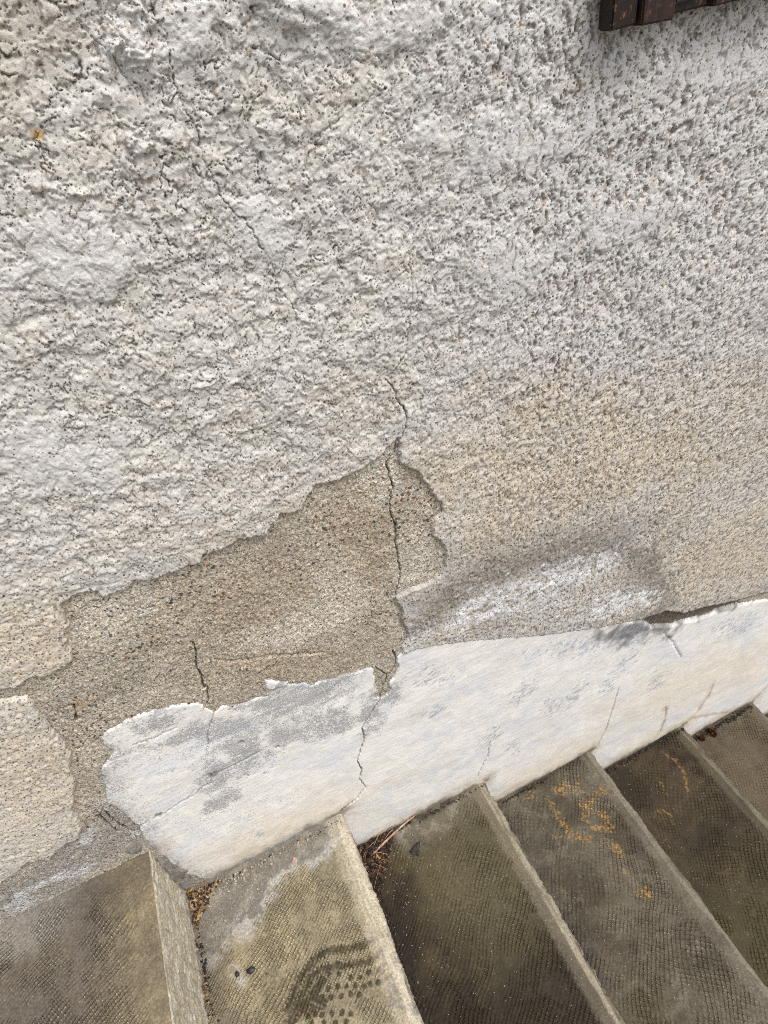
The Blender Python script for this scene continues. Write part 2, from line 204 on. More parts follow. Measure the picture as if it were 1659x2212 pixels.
def line_dist(x, y, pts, reach):                                       # distance to an open line, only worked out near it
    p = np.array(pts)
    k = (x > p[:, 0].min() - reach) & (x < p[:, 0].max() + reach) & (y > p[:, 1].min() - reach) & (y < p[:, 1].max() + reach)
    out = np.full(x.shape, 1.0, F)
    if k.any():
        out[k] = seg_dist(x[k], y[k], pts)
    return out

def path_dist(x, y, pts, reach):                                       # distance to an open line and the length along it
    p = np.array(pts); out = np.full(x.shape, 1.0, F); al = np.zeros(x.shape, F)
    k = (x > p[:, 0].min() - reach) & (x < p[:, 0].max() + reach) & (y > p[:, 1].min() - reach) & (y < p[:, 1].max() + reach)
    xx = x[k]; yy = y[k]; best = np.full(xx.shape, 1.0); ba = np.zeros(xx.shape); acc = 0.0
    for a, b in zip(p[:-1], p[1:]):
        d = b - a; L = math.hypot(*d) + 1e-9
        t = np.clip(((xx - a[0]) * d[0] + (yy - a[1]) * d[1]) / (L * L), 0, 1)
        q = np.hypot(xx - a[0] - t * d[0], yy - a[1] - t * d[1])
        w = q < best
        best = np.where(w, q, best); ba = np.where(w, acc + t * L, ba); acc += L
    out[k] = best; al[k] = ba
    return out, al

def sdf(x, y, poly):                                                   # positive inside
    d = seg_dist(x, y, poly, True)
    ins = np.zeros(x.shape, bool)
    n = len(poly)
    for i in range(n):
        x0, y0 = poly[i]; x1, y1 = poly[(i + 1) % n]
        if y0 == y1:
            continue
        k = ((y0 > y) != (y1 > y)) & (x < (x1 - x0) * (y - y0) / (y1 - y0) + x0)
        ins ^= k
    return np.where(ins, d, -d)

def blob(x, y, lst, soft=0.5, wob=0.35, ws=0.03, seed=3):
    out = np.zeros(x.shape, F)
    w = wob * fbm(x, y, ws, 4, seed, 0.6)
    for c0, c1, a, b, c, d in lst:
        u = a * (x - c0) + b * (y - c1); v = c * (x - c0) + d * (y - c1)
        r = np.sqrt(u * u + v * v) + w
        out = np.maximum(out, ss(1 + soft, 1 - soft, r))
    return out

def mixc(c, k, new):
    k = np.asarray(k)[:, None]
    return c * (1 - k) + np.array(new, F)[None, :] * k

# ------------------------------------------------------------------ object helpers
def link(o, parent=None):
    C.objects.link(o)
    if parent is not None:
        o.parent = parent
    return o

def tag(o, label=None, cat=None, group=None, kind=None):
    if label: o['label'] = label
    if cat: o['category'] = cat
    if group: o['group'] = group
    if kind: o['kind'] = kind
    return o

def empty(name, loc=(0, 0, 0)):
    o = bpy.data.objects.new(name, None)
    o.location = loc
    o.empty_display_size = 0.05
    return link(o)

def np_mesh(name, verts, quads, material, attrs=None, colors=None, smooth=True):
    me = bpy.data.meshes.new(name)
    nv, nq = len(verts), len(quads)
    me.vertices.add(nv); me.loops.add(nq * 4); me.polygons.add(nq)
    me.vertices.foreach_set('co', np.ascontiguousarray(verts, dtype=F).ravel())
    me.loops.foreach_set('vertex_index', np.ascontiguousarray(quads, dtype=np.int32).ravel())
    me.polygons.foreach_set('loop_start', np.arange(0, nq * 4, 4, dtype=np.int32))
    me.polygons.foreach_set('use_smooth', np.full(nq, smooth))
    me.update(calc_edges=True)
    for k, v in (attrs or {}).items():
        v = np.asarray(v, dtype=F)
        if v.ndim == 1:
            a = me.attributes.new(k, 'FLOAT', 'POINT'); a.data.foreach_set('value', v)
        else:
            a = me.attributes.new(k, 'FLOAT_VECTOR', 'POINT'); a.data.foreach_set('vector', v.ravel())
    for k, v in (colors or {}).items():
        a = me.attributes.new(k, 'FLOAT_COLOR', 'POINT')
        a.data.foreach_set('color', np.concatenate([np.clip(v, 0.005, 0.95), np.ones((nv, 1))], 1).astype(F).ravel())
    me.materials.append(material)
    return me

def sub_quads(keep, nx, ny):                                           # quads of an nx*ny grid whose four corners are kept
    k = keep.reshape(ny, nx)
    q = k[:-1, :-1] & k[1:, :-1] & k[:-1, 1:] & k[1:, 1:]
    iy, ix = np.nonzero(q)
    i = iy * nx + ix
    quads = np.stack([i, i + 1, i + nx + 1, i + nx], 1)
    used = np.zeros(nx * ny, bool); used[quads.ravel()] = True
    remap = np.cumsum(used) - 1
    return used, remap[quads]

# ------------------------------------------------------------------ materials
class NT:
    def __init__(s, name):
        s.m = bpy.data.materials.new(name); s.m.use_nodes = True
        s.t = s.m.node_tree
        for n in list(s.t.nodes): s.t.nodes.remove(n)
        s.out = s.n('ShaderNodeOutputMaterial'); s.b = s.n('ShaderNodeBsdfPrincipled')
        s.l(s.b.outputs[0], s.out.inputs[0])
        s.tc = s.n('ShaderNodeTexCoord').outputs['Object']
    def n(s, t, **k):
        n = s.t.nodes.new(t)
        for a, v in k.items(): setattr(n, a, v)
        return n
    def l(s, a, b): s.t.links.new(a, b)
    def put(s, sock, v):
        if hasattr(v, 'is_output'): s.l(v, sock)
        else: sock.default_value = v
    def attr(s, name, out='Fac'):
        return s.n('ShaderNodeAttribute', attribute_name=name).outputs[out]
    def math(s, op, a, b=0.0, c=None, clamp=False):
        n = s.n('ShaderNodeMath', operation=op, use_clamp=clamp)
        s.put(n.inputs[0], a); s.put(n.inputs[1], b)
        if c is not None: s.put(n.inputs[2], c)
        return n.outputs[0]
    def noise(s, scale, detail=3, rough=0.55, vec=None, out='Fac'):
        n = s.n('ShaderNodeTexNoise'); s.l(vec if vec is not None else s.tc, n.inputs['Vector'])
        n.inputs['Scale'].default_value = scale; n.inputs['Detail'].default_value = detail; n.inputs['Roughness'].default_value = rough
        return n.outputs[out]
    def vor(s, scale, vec=None, feature='F1', rnd=1.0):
        n = s.n('ShaderNodeTexVoronoi', feature=feature); s.l(vec if vec is not None else s.tc, n.inputs['Vector'])
        n.inputs['Scale'].default_value = scale
        n.inputs['Randomness'].default_value = rnd
        return n
    def step(s, x, a, b):
        n = s.n('ShaderNodeMapRange', interpolation_type='SMOOTHSTEP')
        s.put(n.inputs['Value'], x); n.inputs['From Min'].default_value = a; n.inputs['From Max'].default_value = b
        return n.outputs['Result']
    def mix(s, k, a, b, mode='MIX'):
        n = s.n('ShaderNodeMix', data_type='RGBA', blend_type=mode)
        s.put(n.inputs['Factor'], k)
        for i, v in ((6, a), (7, b)):
            if hasattr(v, 'is_output'): s.l(v, n.inputs[i])
            else: n.inputs[i].default_value = (*v, 1)
        return n.outputs[2]
    def ramp(s, x, stops, interp='CONSTANT'):
        n = s.n('ShaderNodeValToRGB'); r = n.color_ramp; r.interpolation = interp
        s.put(n.inputs[0], x)
        while len(r.elements) < len(stops): r.elements.new(0.5)
        for e, (p, c) in zip(r.elements, stops): e.position = p; e.color = (*c, 1)
        return n.outputs[0]
    def sep(s, col):
        n = s.n('ShaderNodeSeparateColor'); s.l(col, n.inputs[0]); return n.outputs
    def bump(s, h, dist, strength=1.0, normal=None):
        n = s.n('ShaderNodeBump'); s.l(h, n.inputs['Height'])
        n.inputs['Distance'].default_value = dist; n.inputs['Strength'].default_value = strength
        if normal is not None: s.l(normal, n.inputs['Normal'])
        return n.outputs[0]
    def done(s, col, rough=0.85, normal=None, spec=0.3):
        s.put(s.b.inputs['Base Color'], col if hasattr(col, 'is_output') else (*col, 1))
        s.put(s.b.inputs['Roughness'], rough)
        s.b.inputs['Specular IOR Level'].default_value = spec
        if normal is not None: s.l(normal, s.b.inputs['Normal'])
        return s.m

def mat_render():
    k = NT('rough_render')
    col = k.attr('Col', 'Color'); grain = k.attr('grain')
    n1 = k.noise(420, 4, 0.6)
    col = k.mix(1.0, col, k.ramp(n1, [(0.25, (0.80, 0.79, 0.77)), (0.6, (1.03, 1.03, 1.03))], 'LINEAR'), 'MULTIPLY')
    for sc, thr, rad, c in ((330, 0.70, 0.36, (0.10, 0.075, 0.055)), (190, 0.80, 0.31, (0.05, 0.042, 0.036)), (240, 0.84, 0.33, (0.26, 0.15, 0.07)), (140, 0.90, 0.24, (0.04, 0.035, 0.03))):
        v = k.vor(sc)
        r = k.sep(v.outputs['Color'])
        sel = k.math('GREATER_THAN', k.math('ADD', r[0], k.math('MULTIPLY', k.math('SUBTRACT', grain, 0.5), 0.40)), thr)
        dot = k.step(v.outputs['Distance'], rad, rad * 0.55)
        col = k.mix(k.math('MULTIPLY', k.math('MULTIPLY', sel, dot), 0.85), col, c)
    coarse = k.attr('coarse')
    jit = k.n('ShaderNodeVectorMath', operation='MULTIPLY_ADD')
    k.l(k.noise(170, 2, 0.6, None, 'Color'), jit.inputs[0]); jit.inputs[1].default_value = (0.009,) * 3; k.l(k.tc, jit.inputs[2])
    for sc, share, rad, c in ((95, 0.42, 0.26, (0.085, 0.06, 0.042)), (150, 0.45, 0.28, (0.15, 0.10, 0.065)), (120, 0.16, 0.28, (0.30, 0.16, 0.075))):
        v = k.vor(sc, jit.outputs[0]); r = k.sep(v.outputs['Color'])
        sel = k.math('LESS_THAN', r[0], k.math('MULTIPLY', coarse, share))
        col = k.mix(k.math('MULTIPLY', k.math('MULTIPLY', sel, k.step(v.outputs['Distance'], rad, rad * 0.5)), 0.8), col, c)
    nb = k.bump(k.noise(1300, 3, 0.6), 0.0005, 0.55)
    nb = k.bump(k.noise(450, 3, 0.6), 0.0012, 0.5, nb)
    return k.done(col, 0.9, nb, 0.2)

def mat_mortar():
    k = NT('sandy_mortar')
    col = k.attr('Col', 'Color')
    v = k.vor(640); r = k.sep(v.outputs['Color'])
    tint = k.ramp(r[0], [(0.0, (0.90, 0.88, 0.84)), (0.26, (1.35, 1.30, 1.18)), (0.46, (0.70, 0.64, 0.56)), (0.62, (1.6, 1.58, 1.52)), (0.76, (0.85, 0.55, 0.30)), (0.84, (0.26, 0.24, 0.22)), (0.93, (1.12, 1.05, 0.9))])
    col = k.mix(0.85, col, k.mix(1.0, col, tint, 'MULTIPLY'))
    h = k.math('SUBTRACT', 0.6, v.outputs['Distance'])
    hh = k.math('MULTIPLY', h, 0.6)
    for sc, thr, c in ((215, 0.84, (0.050, 0.048, 0.047)), (190, 0.91, (0.17, 0.085, 0.04)), (150, 0.955, (0.06, 0.058, 0.056)), (120, 0.95, (0.42, 0.36, 0.27))):
        v2 = k.vor(sc); r2 = k.sep(v2.outputs['Color'])
        big = k.math('MULTIPLY', k.math('GREATER_THAN', r2[1], thr), k.step(v2.outputs['Distance'], 0.40, 0.33))
        col = k.mix(k.math('MULTIPLY', big, 0.92), col, c)
        hh = k.math('ADD', hh, k.math('MULTIPLY', big, 0.5))
    nb = k.bump(hh, 0.0012, 0.7)
    nb = k.bump(k.noise(900, 3, 0.6), 0.0006, 0.6, nb)
    return k.done(col, 0.9, nb, 0.2)

def mat_band():
    k = NT('worn_white_paint')
    base = k.attr('Col', 'Color'); wear = k.attr('wear'); fleck = k.attr('fleck')
    mp = k.n('ShaderNodeMapping'); k.l(k.tc, mp.inputs['Vector']); mp.inputs['Rotation'].default_value = (0, math.radians(8), 0); mp.inputs['Scale'].default_value = (0.35, 1, 1)
    mpf = k.n('ShaderNodeMapping', vector_type='TEXTURE'); k.l(k.tc, mpf.inputs['Vector']); mpf.inputs['Rotation'].default_value = (0, math.radians(-28), 0); mpf.inputs['Scale'].default_value = (2.6, 1, 1)
    n = k.math('ADD', k.math('MULTIPLY', k.noise(260, 4, 0.75), 0.75), k.math('MULTIPLY', k.noise(70, 4, 0.6, mp.outputs[0]), 0.35))
    n = k.math('SUBTRACT', n, 0.55)
    fn = k.math('MULTIPLY', k.math('SUBTRACT', k.noise(560, 3, 0.75), 0.5), k.math('ADD', 0.6, k.math('MULTIPLY', wear, 2.6)))
    gone = k.math('MULTIPLY', k.step(k.math('ADD', k.math('ADD', wear, fn), k.math('MULTIPLY', n, 1.7)), 0.34, 0.66), 0.9)
    under = k.mix(k.noise(24, 3), (0.25, 0.25, 0.245), (0.34, 0.345, 0.355))
    brush = k.noise(150, 3, 0.6, mp.outputs[0])
    white = k.mix(1.0, base, k.ramp(brush, [(0.3, (0.88, 0.88, 0.89)), (0.65, (1.04, 1.035, 1.02))], 'LINEAR'), 'MULTIPLY')
    col = k.mix(gone, white, under)
    fl = k.step(k.math('ADD', fleck, k.math('MULTIPLY', k.math('SUBTRACT', k.noise(240, 4, 0.7, mpf.outputs[0]), 0.5), 2.3)), 0.50, 0.66)
    col = k.mix(k.math('MULTIPLY', fl, 0.8), col, (0.33, 0.36, 0.42))
    v = k.vor(420); r = k.sep(v.outputs['Color'])
    dot = k.math('MULTIPLY', k.math('GREATER_THAN', r[0], 0.93), k.step(v.outputs['Distance'], 0.30, 0.18))
    col = k.mix(k.math('MULTIPLY', dot, 0.6), col, (0.16, 0.14, 0.12))
    h = k.math('SUBTRACT', k.math('MULTIPLY', k.noise(330, 3, 0.6), 0.6), k.math('MULTIPLY', gone, 0.5))
    nb = k.bump(h, 0.0012, 0.5)
    nb = k.bump(brush, 0.002, 0.35, nb)
    return k.done(col, 0.8, nb, 0.3)

def mat_concrete():
    k = NT('stamped_concrete')
    col = k.attr('Col', 'Color'); dim = k.attr('dim'); wet = k.attr('wet'); uv = k.attr('duv', 'Vector'); top = k.attr('top')
    jit = k.n('ShaderNodeVectorMath', operation='MULTIPLY_ADD')            # studs pressed unevenly
    k.l(k.noise(1.1, 2, 0.5, uv, 'Color'), jit.inputs[0]); jit.inputs[1].default_value = (0.36,) * 3; k.l(uv, jit.inputs[2])
    sx = k.n('ShaderNodeSeparateXYZ'); k.l(jit.outputs[0], sx.inputs[0])
    dim = k.math('MULTIPLY', dim, k.step(k.noise(0.45, 3, 0.6, uv), 0.30, 0.54))
    a = k.math('SINE', k.math('MULTIPLY', sx.outputs[0], 2 * math.pi)); b = k.math('SINE', k.math('MULTIPLY', sx.outputs[1], 2 * math.pi))
    p = k.math('MULTIPLY', a, b)                                       # staggered studs left by the roller
    stud = k.step(p, 0.05, 0.85)
    pit = k.step(k.math('MULTIPLY', p, -1.0), 0.05, 0.9)
    n1 = k.noise(300, 4, 0.65)
    var = k.step(k.noise(45, 3, 0.6), 0.35, 0.65)
    col = k.mix(1.0, col, k.ramp(n1, [(0.28, (0.62, 0.60, 0.58)), (0.52, (1.0, 1.0, 1.0)), (0.75, (1.55, 1.52, 1.46))], 'LINEAR'), 'MULTIPLY')
    # stud tops are rubbed pale by feet
    rub = k.math('MULTIPLY', k.math('MULTIPLY', stud, top), k.math('ADD', 0.35, k.math('MULTIPLY', var, 0.65)))
    col = k.mix(k.math('MULTIPLY', rub, dim), col, k.mix(1.0, col, (2.35, 2.28, 2.1), 'MULTIPLY'))
    v = k.vor(330); r = k.sep(v.outputs['Color'])
    dot = k.math('MULTIPLY', k.math('GREATER_THAN', r[0], 0.955), k.step(v.outputs['Distance'], 0.26, 0.16))
    col = k.mix(k.math('MULTIPLY', dot, 0.8), col, (0.42, 0.40, 0.36))
    dot2 = k.math('MULTIPLY', k.math('GREATER_THAN', r[1], 0.95), k.step(v.outputs['Distance'], 0.30, 0.18))
    col = k.mix(k.math('MULTIPLY', dot2, 0.8), col, (0.03, 0.027, 0.022))
    h = k.math('MULTIPLY', k.math('SUBTRACT', stud, k.math('MULTIPLY', pit, 0.6)), dim)
    nb = k.bump(h, 0.0030, 1.0)
    nb = k.bump(n1, 0.0014, 0.5, nb)
    rough = k.math('ADD', 0.85, k.math('MULTIPLY', wet, -0.45))
    return k.done(col, rough, nb, 0.22)

def mat_wood(dark=1.0, name='dark_stained_wood'):
    k = NT(name)
    mp = k.n('ShaderNodeMapping'); k.l(k.tc, mp.inputs['Vector']); mp.inputs['Scale'].default_value = (1, 1, 0.06)
    g = k.noise(340, 4, 0.65, mp.outputs[0])
    col = k.ramp(g, [(0.30, (0.009 * dark, 0.005 * dark, 0.004 * dark)), (0.52, (0.040 * dark, 0.017 * dark, 0.010 * dark)), (0.75, (0.095 * dark, 0.038 * dark, 0.018 * dark))], 'LINEAR')
    edge = k.attr('edge')
    k2 = k.step(k.math('ADD', edge, k.math('MULTIPLY', k.math('SUBTRACT', k.noise(160, 4, 0.7), 0.5), 1.2)), 0.80, 1.05)
    col = k.mix(k2, col, (0.23, 0.11, 0.045))
    return k.done(col, 0.55, k.bump(g, 0.0012, 0.6), 0.4)

def mat_plain(name, c, rough=0.7, var=0.4, scale=300, spec=0.3, bump=0.0006):
    k = NT(name)
    n = k.noise(scale, 3, 0.6)
    col = k.mix(1.0, c, k.ramp(n, [(0.25, (1 - var,) * 3), (0.75, (1 + var,) * 3)], 'LINEAR'), 'MULTIPLY')
    return k.done(col, rough, k.bump(n, bump, 0.6), spec)

def mat_leafy(name, cols, scale):                                      # bits of several colours, one per cell
    k = NT(name)
    v = k.vor(scale); r = k.sep(v.outputs['Color'])
    n = len(cols)
    col = k.ramp(r[0], [(i / n, c) for i, c in enumerate(cols)])
    return k.done(col, 0.7, k.bump(k.noise(900, 2), 0.0006, 0.6), 0.3)

M_render, M_mortar, M_band, M_conc = mat_render(), mat_mortar(), mat_band(), mat_concrete()

# ------------------------------------------------------------------ the wall: one graded grid, three coats
def graded(lo, hi, table, f):
    px = np.array([t[0] for t in table]); ps = np.array([t[1] for t in table]) * 1e-3 * f
    out = [lo]
    while out[-1] < hi:
        out.append(out[-1] + float(np.interp(out[-1], px, ps)))
    return np.array(out)

Q = 1.22
GX = graded(-0.64, 1.42, [(-0.55, 1.4), (-0.24, 0.95), (-0.07, 0.72), (0.03, 0.65), (0.27, 0.82), (0.48, 1.0), (0.67, 1.3), (0.79, 2.1), (1.05, 4.0), (1.3, 6.0)], Q)
GY = graded(-0.86, 1.28, [(-0.66, 7.0), (-0.3, 4.6), (-0.06, 3.2), (0.06, 2.6), (0.4, 1.75), (0.7, 1.3), (1.01, 0.85), (1.09, 0.75), (1.15, 0.65), (1.2, 0.62)], Q)
nx, ny = len(GX), len(GY)
XX, YY = np.meshgrid(GX, GY)
XX = XX.ravel(); YY = YY.ravel()

def in_view(x, y, z, margin):
    P = np.stack([x, y, np.full(x.shape, z)], 0) - CAM_P[:, None]
    c = CAM_R @ P
    u = FOCAL * c[0] / c[2]; v = FOCAL * c[1] / c[2]
    return (c[2] > 0.05) & (np.abs(u) < 0.5 + margin) & (np.abs(v) < 0.6667 + margin)

keep = in_view(XX, YY, 0.0, 0.075)
idx = np.nonzero(keep)[0]
x = XX[idx]; y = YY[idx]
# crooked edges: outlines and cracks are looked up through a small warp
jx = x + 0.0022 * fbm(x, y, 0.014, 3, 41, 0.6); jy = y + 0.0022 * fbm(x, y, 0.014, 3, 47, 0.6)
s_r = np.maximum(sdf(jx, jy, DATA['render_outline']), sdf(jx, jy, DATA['fragment_outline']))
s_b = np.maximum(sdf(jx, jy, DATA['band_outline']), sdf(jx, jy, DATA['flake_outline']))
px = 0.55e-3 * np.sqrt(((x - CAM_P[0]) ** 2 + (y - CAM_P[1]) ** 2) / CAM_P[2] ** 2 + 1) / 0.55 * 0.9   # local grid size, roughly
CR = {}
cx_ = x + 0.0016 * fbm(x, y, 0.008, 3, 141, 0.6); cy_ = y + 0.0016 * fbm(x, y, 0.008, 3, 147, 0.6)
for k_, pts in DATA['cracks'].items():
    CR[k_] = line_dist(cx_, cy_, pts, 0.03)

def crack(names, wid, depth):                                          # (groove in metres, mask) for a set of cracks
    h = np.zeros(x.shape, F); mk = np.zeros(x.shape, F)
    for k_ in names:
        w = wid * (0.75 + 0.5 * np.clip(pn(x / 0.02, y / 0.02, 91), -1, 1))
        w = np.maximum(w, px * 0.62)
        t = np.clip(1 - CR[k_] / w, 0, 1)
        h = np.maximum(h, depth * np.sqrt(t)); mk = np.maximum(mk, ss(0.0, 0.55, t))
    return h, mk

wall = tag(empty('house_wall', (0, 0, 0)), 'rough white rendered house wall with cracked peeling plaster above a painted band along the stairs', 'wall')
base_z = -0.002 + 0.0022 * fbm(x, y, 0.16, 3, 5)

def emit(name, mask, z, attrs, cols, mat, label=None):
    k = np.zeros(nx * ny, bool); k[idx[mask]] = True
    used, quads = sub_quads(k, nx, ny)
    full = np.zeros(nx * ny, np.int64); full[idx] = np.arange(len(idx))
    sel = full[np.nonzero(used)[0]]
    v = np.stack([x[sel], -z[sel], y[sel]], 1)
    me = np_mesh(name, v, quads, mat, {a: b[sel] for a, b in attrs.items()}, {a: b[sel] for a, b in cols.items()})
    o = link(bpy.data.objects.new(name, me), wall)
    if label: o['label'] = label
    return o

# ---- mortar ground coat, showing where the render has fallen away
def build_mortar():
    palec = blob(x, y, BL['palepatch'], 0.8, 0.5, 0.06)
    brown = blob(x, y, BL['brownpatch'], 0.6); gray = blob(x, y, BL['grayfill'], 0.35, 0.4, 0.05)
    n = fbm(x, y, 0.07, 4, 61, 0.6); n2 = fbm(x, y, 0.012, 3, 67)
    col = np.tile(np.array([[0.375, 0.350, 0.308]], F), (len(x), 1)) * (1 + 0.16 * n + 0.08 * n2)[:, None]
    col = mixc(col, 0.6 * brown, (0.345, 0.295, 0.23))
    col = mixc(col, 0.70 * palec, (0.52, 0.50, 0.455))
    col = mixc(col, 0.8 * gray, (0.27, 0.265, 0.26))
    pale = gray * ss(0.15, 0.6, fbm(x, y, 0.05, 4, 71, 0.65))
    col = mixc(col, 0.7 * pale, (0.50, 0.52, 0.55))
    edge = ss(0.012, 0.0, np.minimum(np.abs(s_r), np.abs(s_b)))
    col = mixc(col, 0.35 * edge * ss(-0.1, 0.4, n), (0.20, 0.16, 0.11))
    och = blob(x, y, BL['ochre'], 0.4)
    col = mixc(col, 0.55 * och * ss(-0.2, 0.3, n2), (0.36, 0.23, 0.09))
    h1, m1 = crack(['F'], 0.0011, 0.008); h2, m2 = crack(['G', 'F3', 'F4'], 0.0013, 0.006); h3, m3 = crack(['T', 'U', 'X'], 0.0018, 0.006)
    hs_, msk = crack(['H'], 0.004, 0.0025)
    col = mixc(col, 0.85 * np.maximum(np.maximum(m1, m2), m3), (0.055, 0.04, 0.03))
    gd = blob(x, y, BL['gap_dirt_shade'], 0.35, 0.4, 0.05)
    col = mixc(col, 0.85 * gd, (0.07, 0.06, 0.05))  # dirt in the gap below the render, its shade painted in with it
    d, r = worley(x, y, 0.0052, 5)
    peb = ss(0.45, 0.2, d) * (r > 0.72) * 0.0012
    z = base_z + 0.0009 * fbm(x, y, 0.02, 3, 73) + 0.0007 * fbm(x, y, 0.006, 2, 79) + peb - h1 - h2 - h3 - hs_ - 0.004 * gd
    below = (y < np.interp(x, [0.0, 0.2], [0.37, 0.38])) & False
    mask = (np.maximum(s_r, s_b) < 0.02)
    emit('mortar_coat', mask, z, {}, {'Col': col}, M_mortar)

# ---- rough render
def build_render():
    smooth = blob(x, y, BL['smooth'], 0.55, 0.5, 0.03)
    warm = blob(x, y, BL['warm'], 0.96, 0.75, 0.10); wl = blob(x, y, BL['warmleft'], 0.7)
    grime = blob(x, y, BL['grime'], 0.7, 0.55, 0.05); smear = blob(x, y, BL['smear'], 0.6, 0.8, 0.03)
    up = ss(0.62, 0.86, y + 0.05 * pn(x / 0.1, y / 0.1, 3))            # thick torn coat above, thinner floated coat below
    rgt = ss(0.16, 0.48, x + 0.03 * pn(x / 0.1, y / 0.1, 4))
    wx = x + 0.0045 * fbm(x, y, 0.022, 2, 21); wy = y + 0.0045 * fbm(x, y, 0.022, 2, 25)
    ux = wx + 0.0018 * fbm(x, y, 0.006, 2, 22); uy = wy + 0.0018 * fbm(x, y, 0.006, 2, 26)
    big = fbm(x, y, 0.11, 3, 1)
    lump = fbm(wx, wy, 0.026, 4, 31, 0.52)
    lump_v = fbm(wx, wy, 0.010, 3, 33, 0.55, 0.017)                    # brushed, upright streaks on the right
    rip = fbm(wx, wy, 0.034, 3, 35, 0.55, 0.013)                       # level ripples low down
    q = (1.1 * fbm(ux, uy, 0.020, 3, 37, 0.5) + 0.35 * big) * 1.5
    fl = np.floor(q); torn = fl + ss(0.42, 0.51, q - fl)               # plateaus with torn lips
    q2 = fbm(wx, wy, 0.008, 2, 43, 0.5) * 1.3
    fl2 = np.floor(q2); torn2 = fl2 + ss(0.35, 0.6, q2 - fl2)
    pits = ss(0.34, 0.60, fbm(ux, uy, 0.0085, 3, 51, 0.55, 0.0085))
    pits_v = ss(0.22, 0.58, fbm(ux, uy, 0.0046, 3, 53, 0.55, 0.0125))
    pits_s = ss(0.22, 0.55, fbm(x, y, 0.0052, 3, 55, 0.6)) * ss(-0.35, 0.3, fbm(x, y, 0.03, 3, 56, 0.6))
    fine = 0.35 * pn(x / 0.0034, y / 0.0034, 57) + 0.22 * pn(x / 0.0017, y / 0.0017, 58)
    rough = (0.30 + 0.70 * up) * (1 - 0.45 * smooth)
    z = 0.0064 + 0.0022 * big * (0.4 + 0.6 * up)
    z = z + rough * (1 - rgt) * (0.0008 * lump + 0.0012 * torn + 0.00022 * torn2 + 0.0006 * rip - 0.0019 * pits)
    z = z + rough * rgt * (0.0007 * lump + 0.0002 * lump_v + 0.0002 * torn2 + 0.0005 * torn + 0.0005 * rip - 0.0019 * pits_v)
    z = z + (1 - up) * (1 - 0.5 * smooth) * ((0.00035 + 0.0004 * ss(0.45, 0.7, y)) * rip + 0.00025 * torn2 - 0.0016 * pits_s) + 0.0010 * smooth
    z = z + 0.00030 * fine
    # short torn creases
    cn = fbm(wx, wy, 0.013, 2, 121, 0.5); cm = ss(0.0, 0.35, fbm(x, y, 0.018, 3, 125, 0.6))
    cw = 0.055 + 0.02 * pn(x / 0.004, y / 0.004, 127)
    crease = ss(cw, cw * 0.35, np.abs(cn)) * cm * (0.35 + 0.65 * up) * (1 - 0.6 * rgt) * (1 - 0.75 * smooth)
    cv = fbm(wx, wy, 0.0052, 2, 131, 0.5, 0.011); cmv = ss(-0.05, 0.25, fbm(x, y, 0.012, 3, 135, 0.6))
    crease_v = ss(0.30, 0.50, cv) * cmv * (0.25 + 0.75 * rgt) * (1 - 0.7 * smooth)
    cs = fbm(wx, wy, 0.0075, 2, 171, 0.5, 0.005)
    crease_s = ss(0.07, 0.02, np.abs(cs)) * ss(-0.05, 0.3, fbm(x, y, 0.014, 3, 173, 0.6)) * (1 - 0.7 * smooth)
    z = z - 0.0024 * crease - 0.0022 * crease_v - 0.0013 * crease_s
    z = z + 0.0009 * ss(0.30, 0.48, smooth + 0.25 * fbm(wx, wy, 0.012, 3, 137)) * (0.3 + 0.7 * up)
    # pinholes left by air bubbles
    d, r = worley(x, y, 0.0085, 9)
    hr = 0.05 + 0.10 * np.mod(r * 17.3, 1.0); hole = ss(hr, hr * 0.6, d) * (r > 0.68) * (0.35 + 0.65 * ss(-0.1, 0.5, fbm(x, y, 0.05, 2, 139)))
    z = z - 0.0030 * hole
    # two thrown clots of mortar high on the left, a fat ridge at the top
    for bx, by, rr, hh in ((0.078, 1.105, 0.012, 0.010), (0.025, 1.085, 0.007, 0.007), (0.096, 1.158, 0.015, 0.011), (0.108, 1.170, 0.010, 0.006)):
        dd = np.sqrt((x - bx + 0.004 * pn(x / .009, y / .009, 8)) ** 2 + (y - by + 0.004 * pn(x / .009, y / .009, 9)) ** 2)
        z = z + 0.7 * hh * ss(rr, rr * 0.35, dd + 0.35 * rr * fbm(wx, wy, 0.006, 3, 151, 0.6)) * (0.75 + 0.35 * fbm(wx, wy, 0.007, 3, 153, 0.6))
    dl = seg_dist(cx_, cy_, DATA['ridge'])
    z = z + 0.005 * ss(0.016, 0.003, dl)
    # edges
    e = ss(-0.0005, 0.0030, s_r)
    lip = ss(-0.0005, 0.0025, s_r)
    z = np.where(s_r > 0, base_z + (z - base_z) * (0.75 + 0.25 * ss(0, 0.03, s_r)) * lip + 0.0 * e, base_z - 0.004)
    h1, m1 = crack(['A'], 0.0005, 0.0028); h2, m2 = crack(['B', 'C', 'D'], 0.0004, 0.002); h3, m3 = crack(['E'], 0.0012, 0.006); m2 = 0.55 * m2
    gate = 0.52 + 0.48 * ss(-0.25, 0.25, fbm(x, y, 0.03, 2, 191)); m1 = m1 * gate; h1 = h1 * gate
    z = z - np.maximum(np.maximum(h1, h2), h3)
    # colour
    n = fbm(x, y, 0.10, 4, 63, 0.6); n3 = fbm(x, y, 0.02, 3, 69, 0.6)
    col = np.tile(np.array([[0.590, 0.573, 0.540]], F), (len(x), 1)) * (1 + 0.06 * n + 0.05 * n3)[:, None]
    col = mixc(col, 0.30 * smooth, (0.67, 0.665, 0.68))
    col = mixc(col, 0.45 * rgt * up, (0.625, 0.62, 0.635))
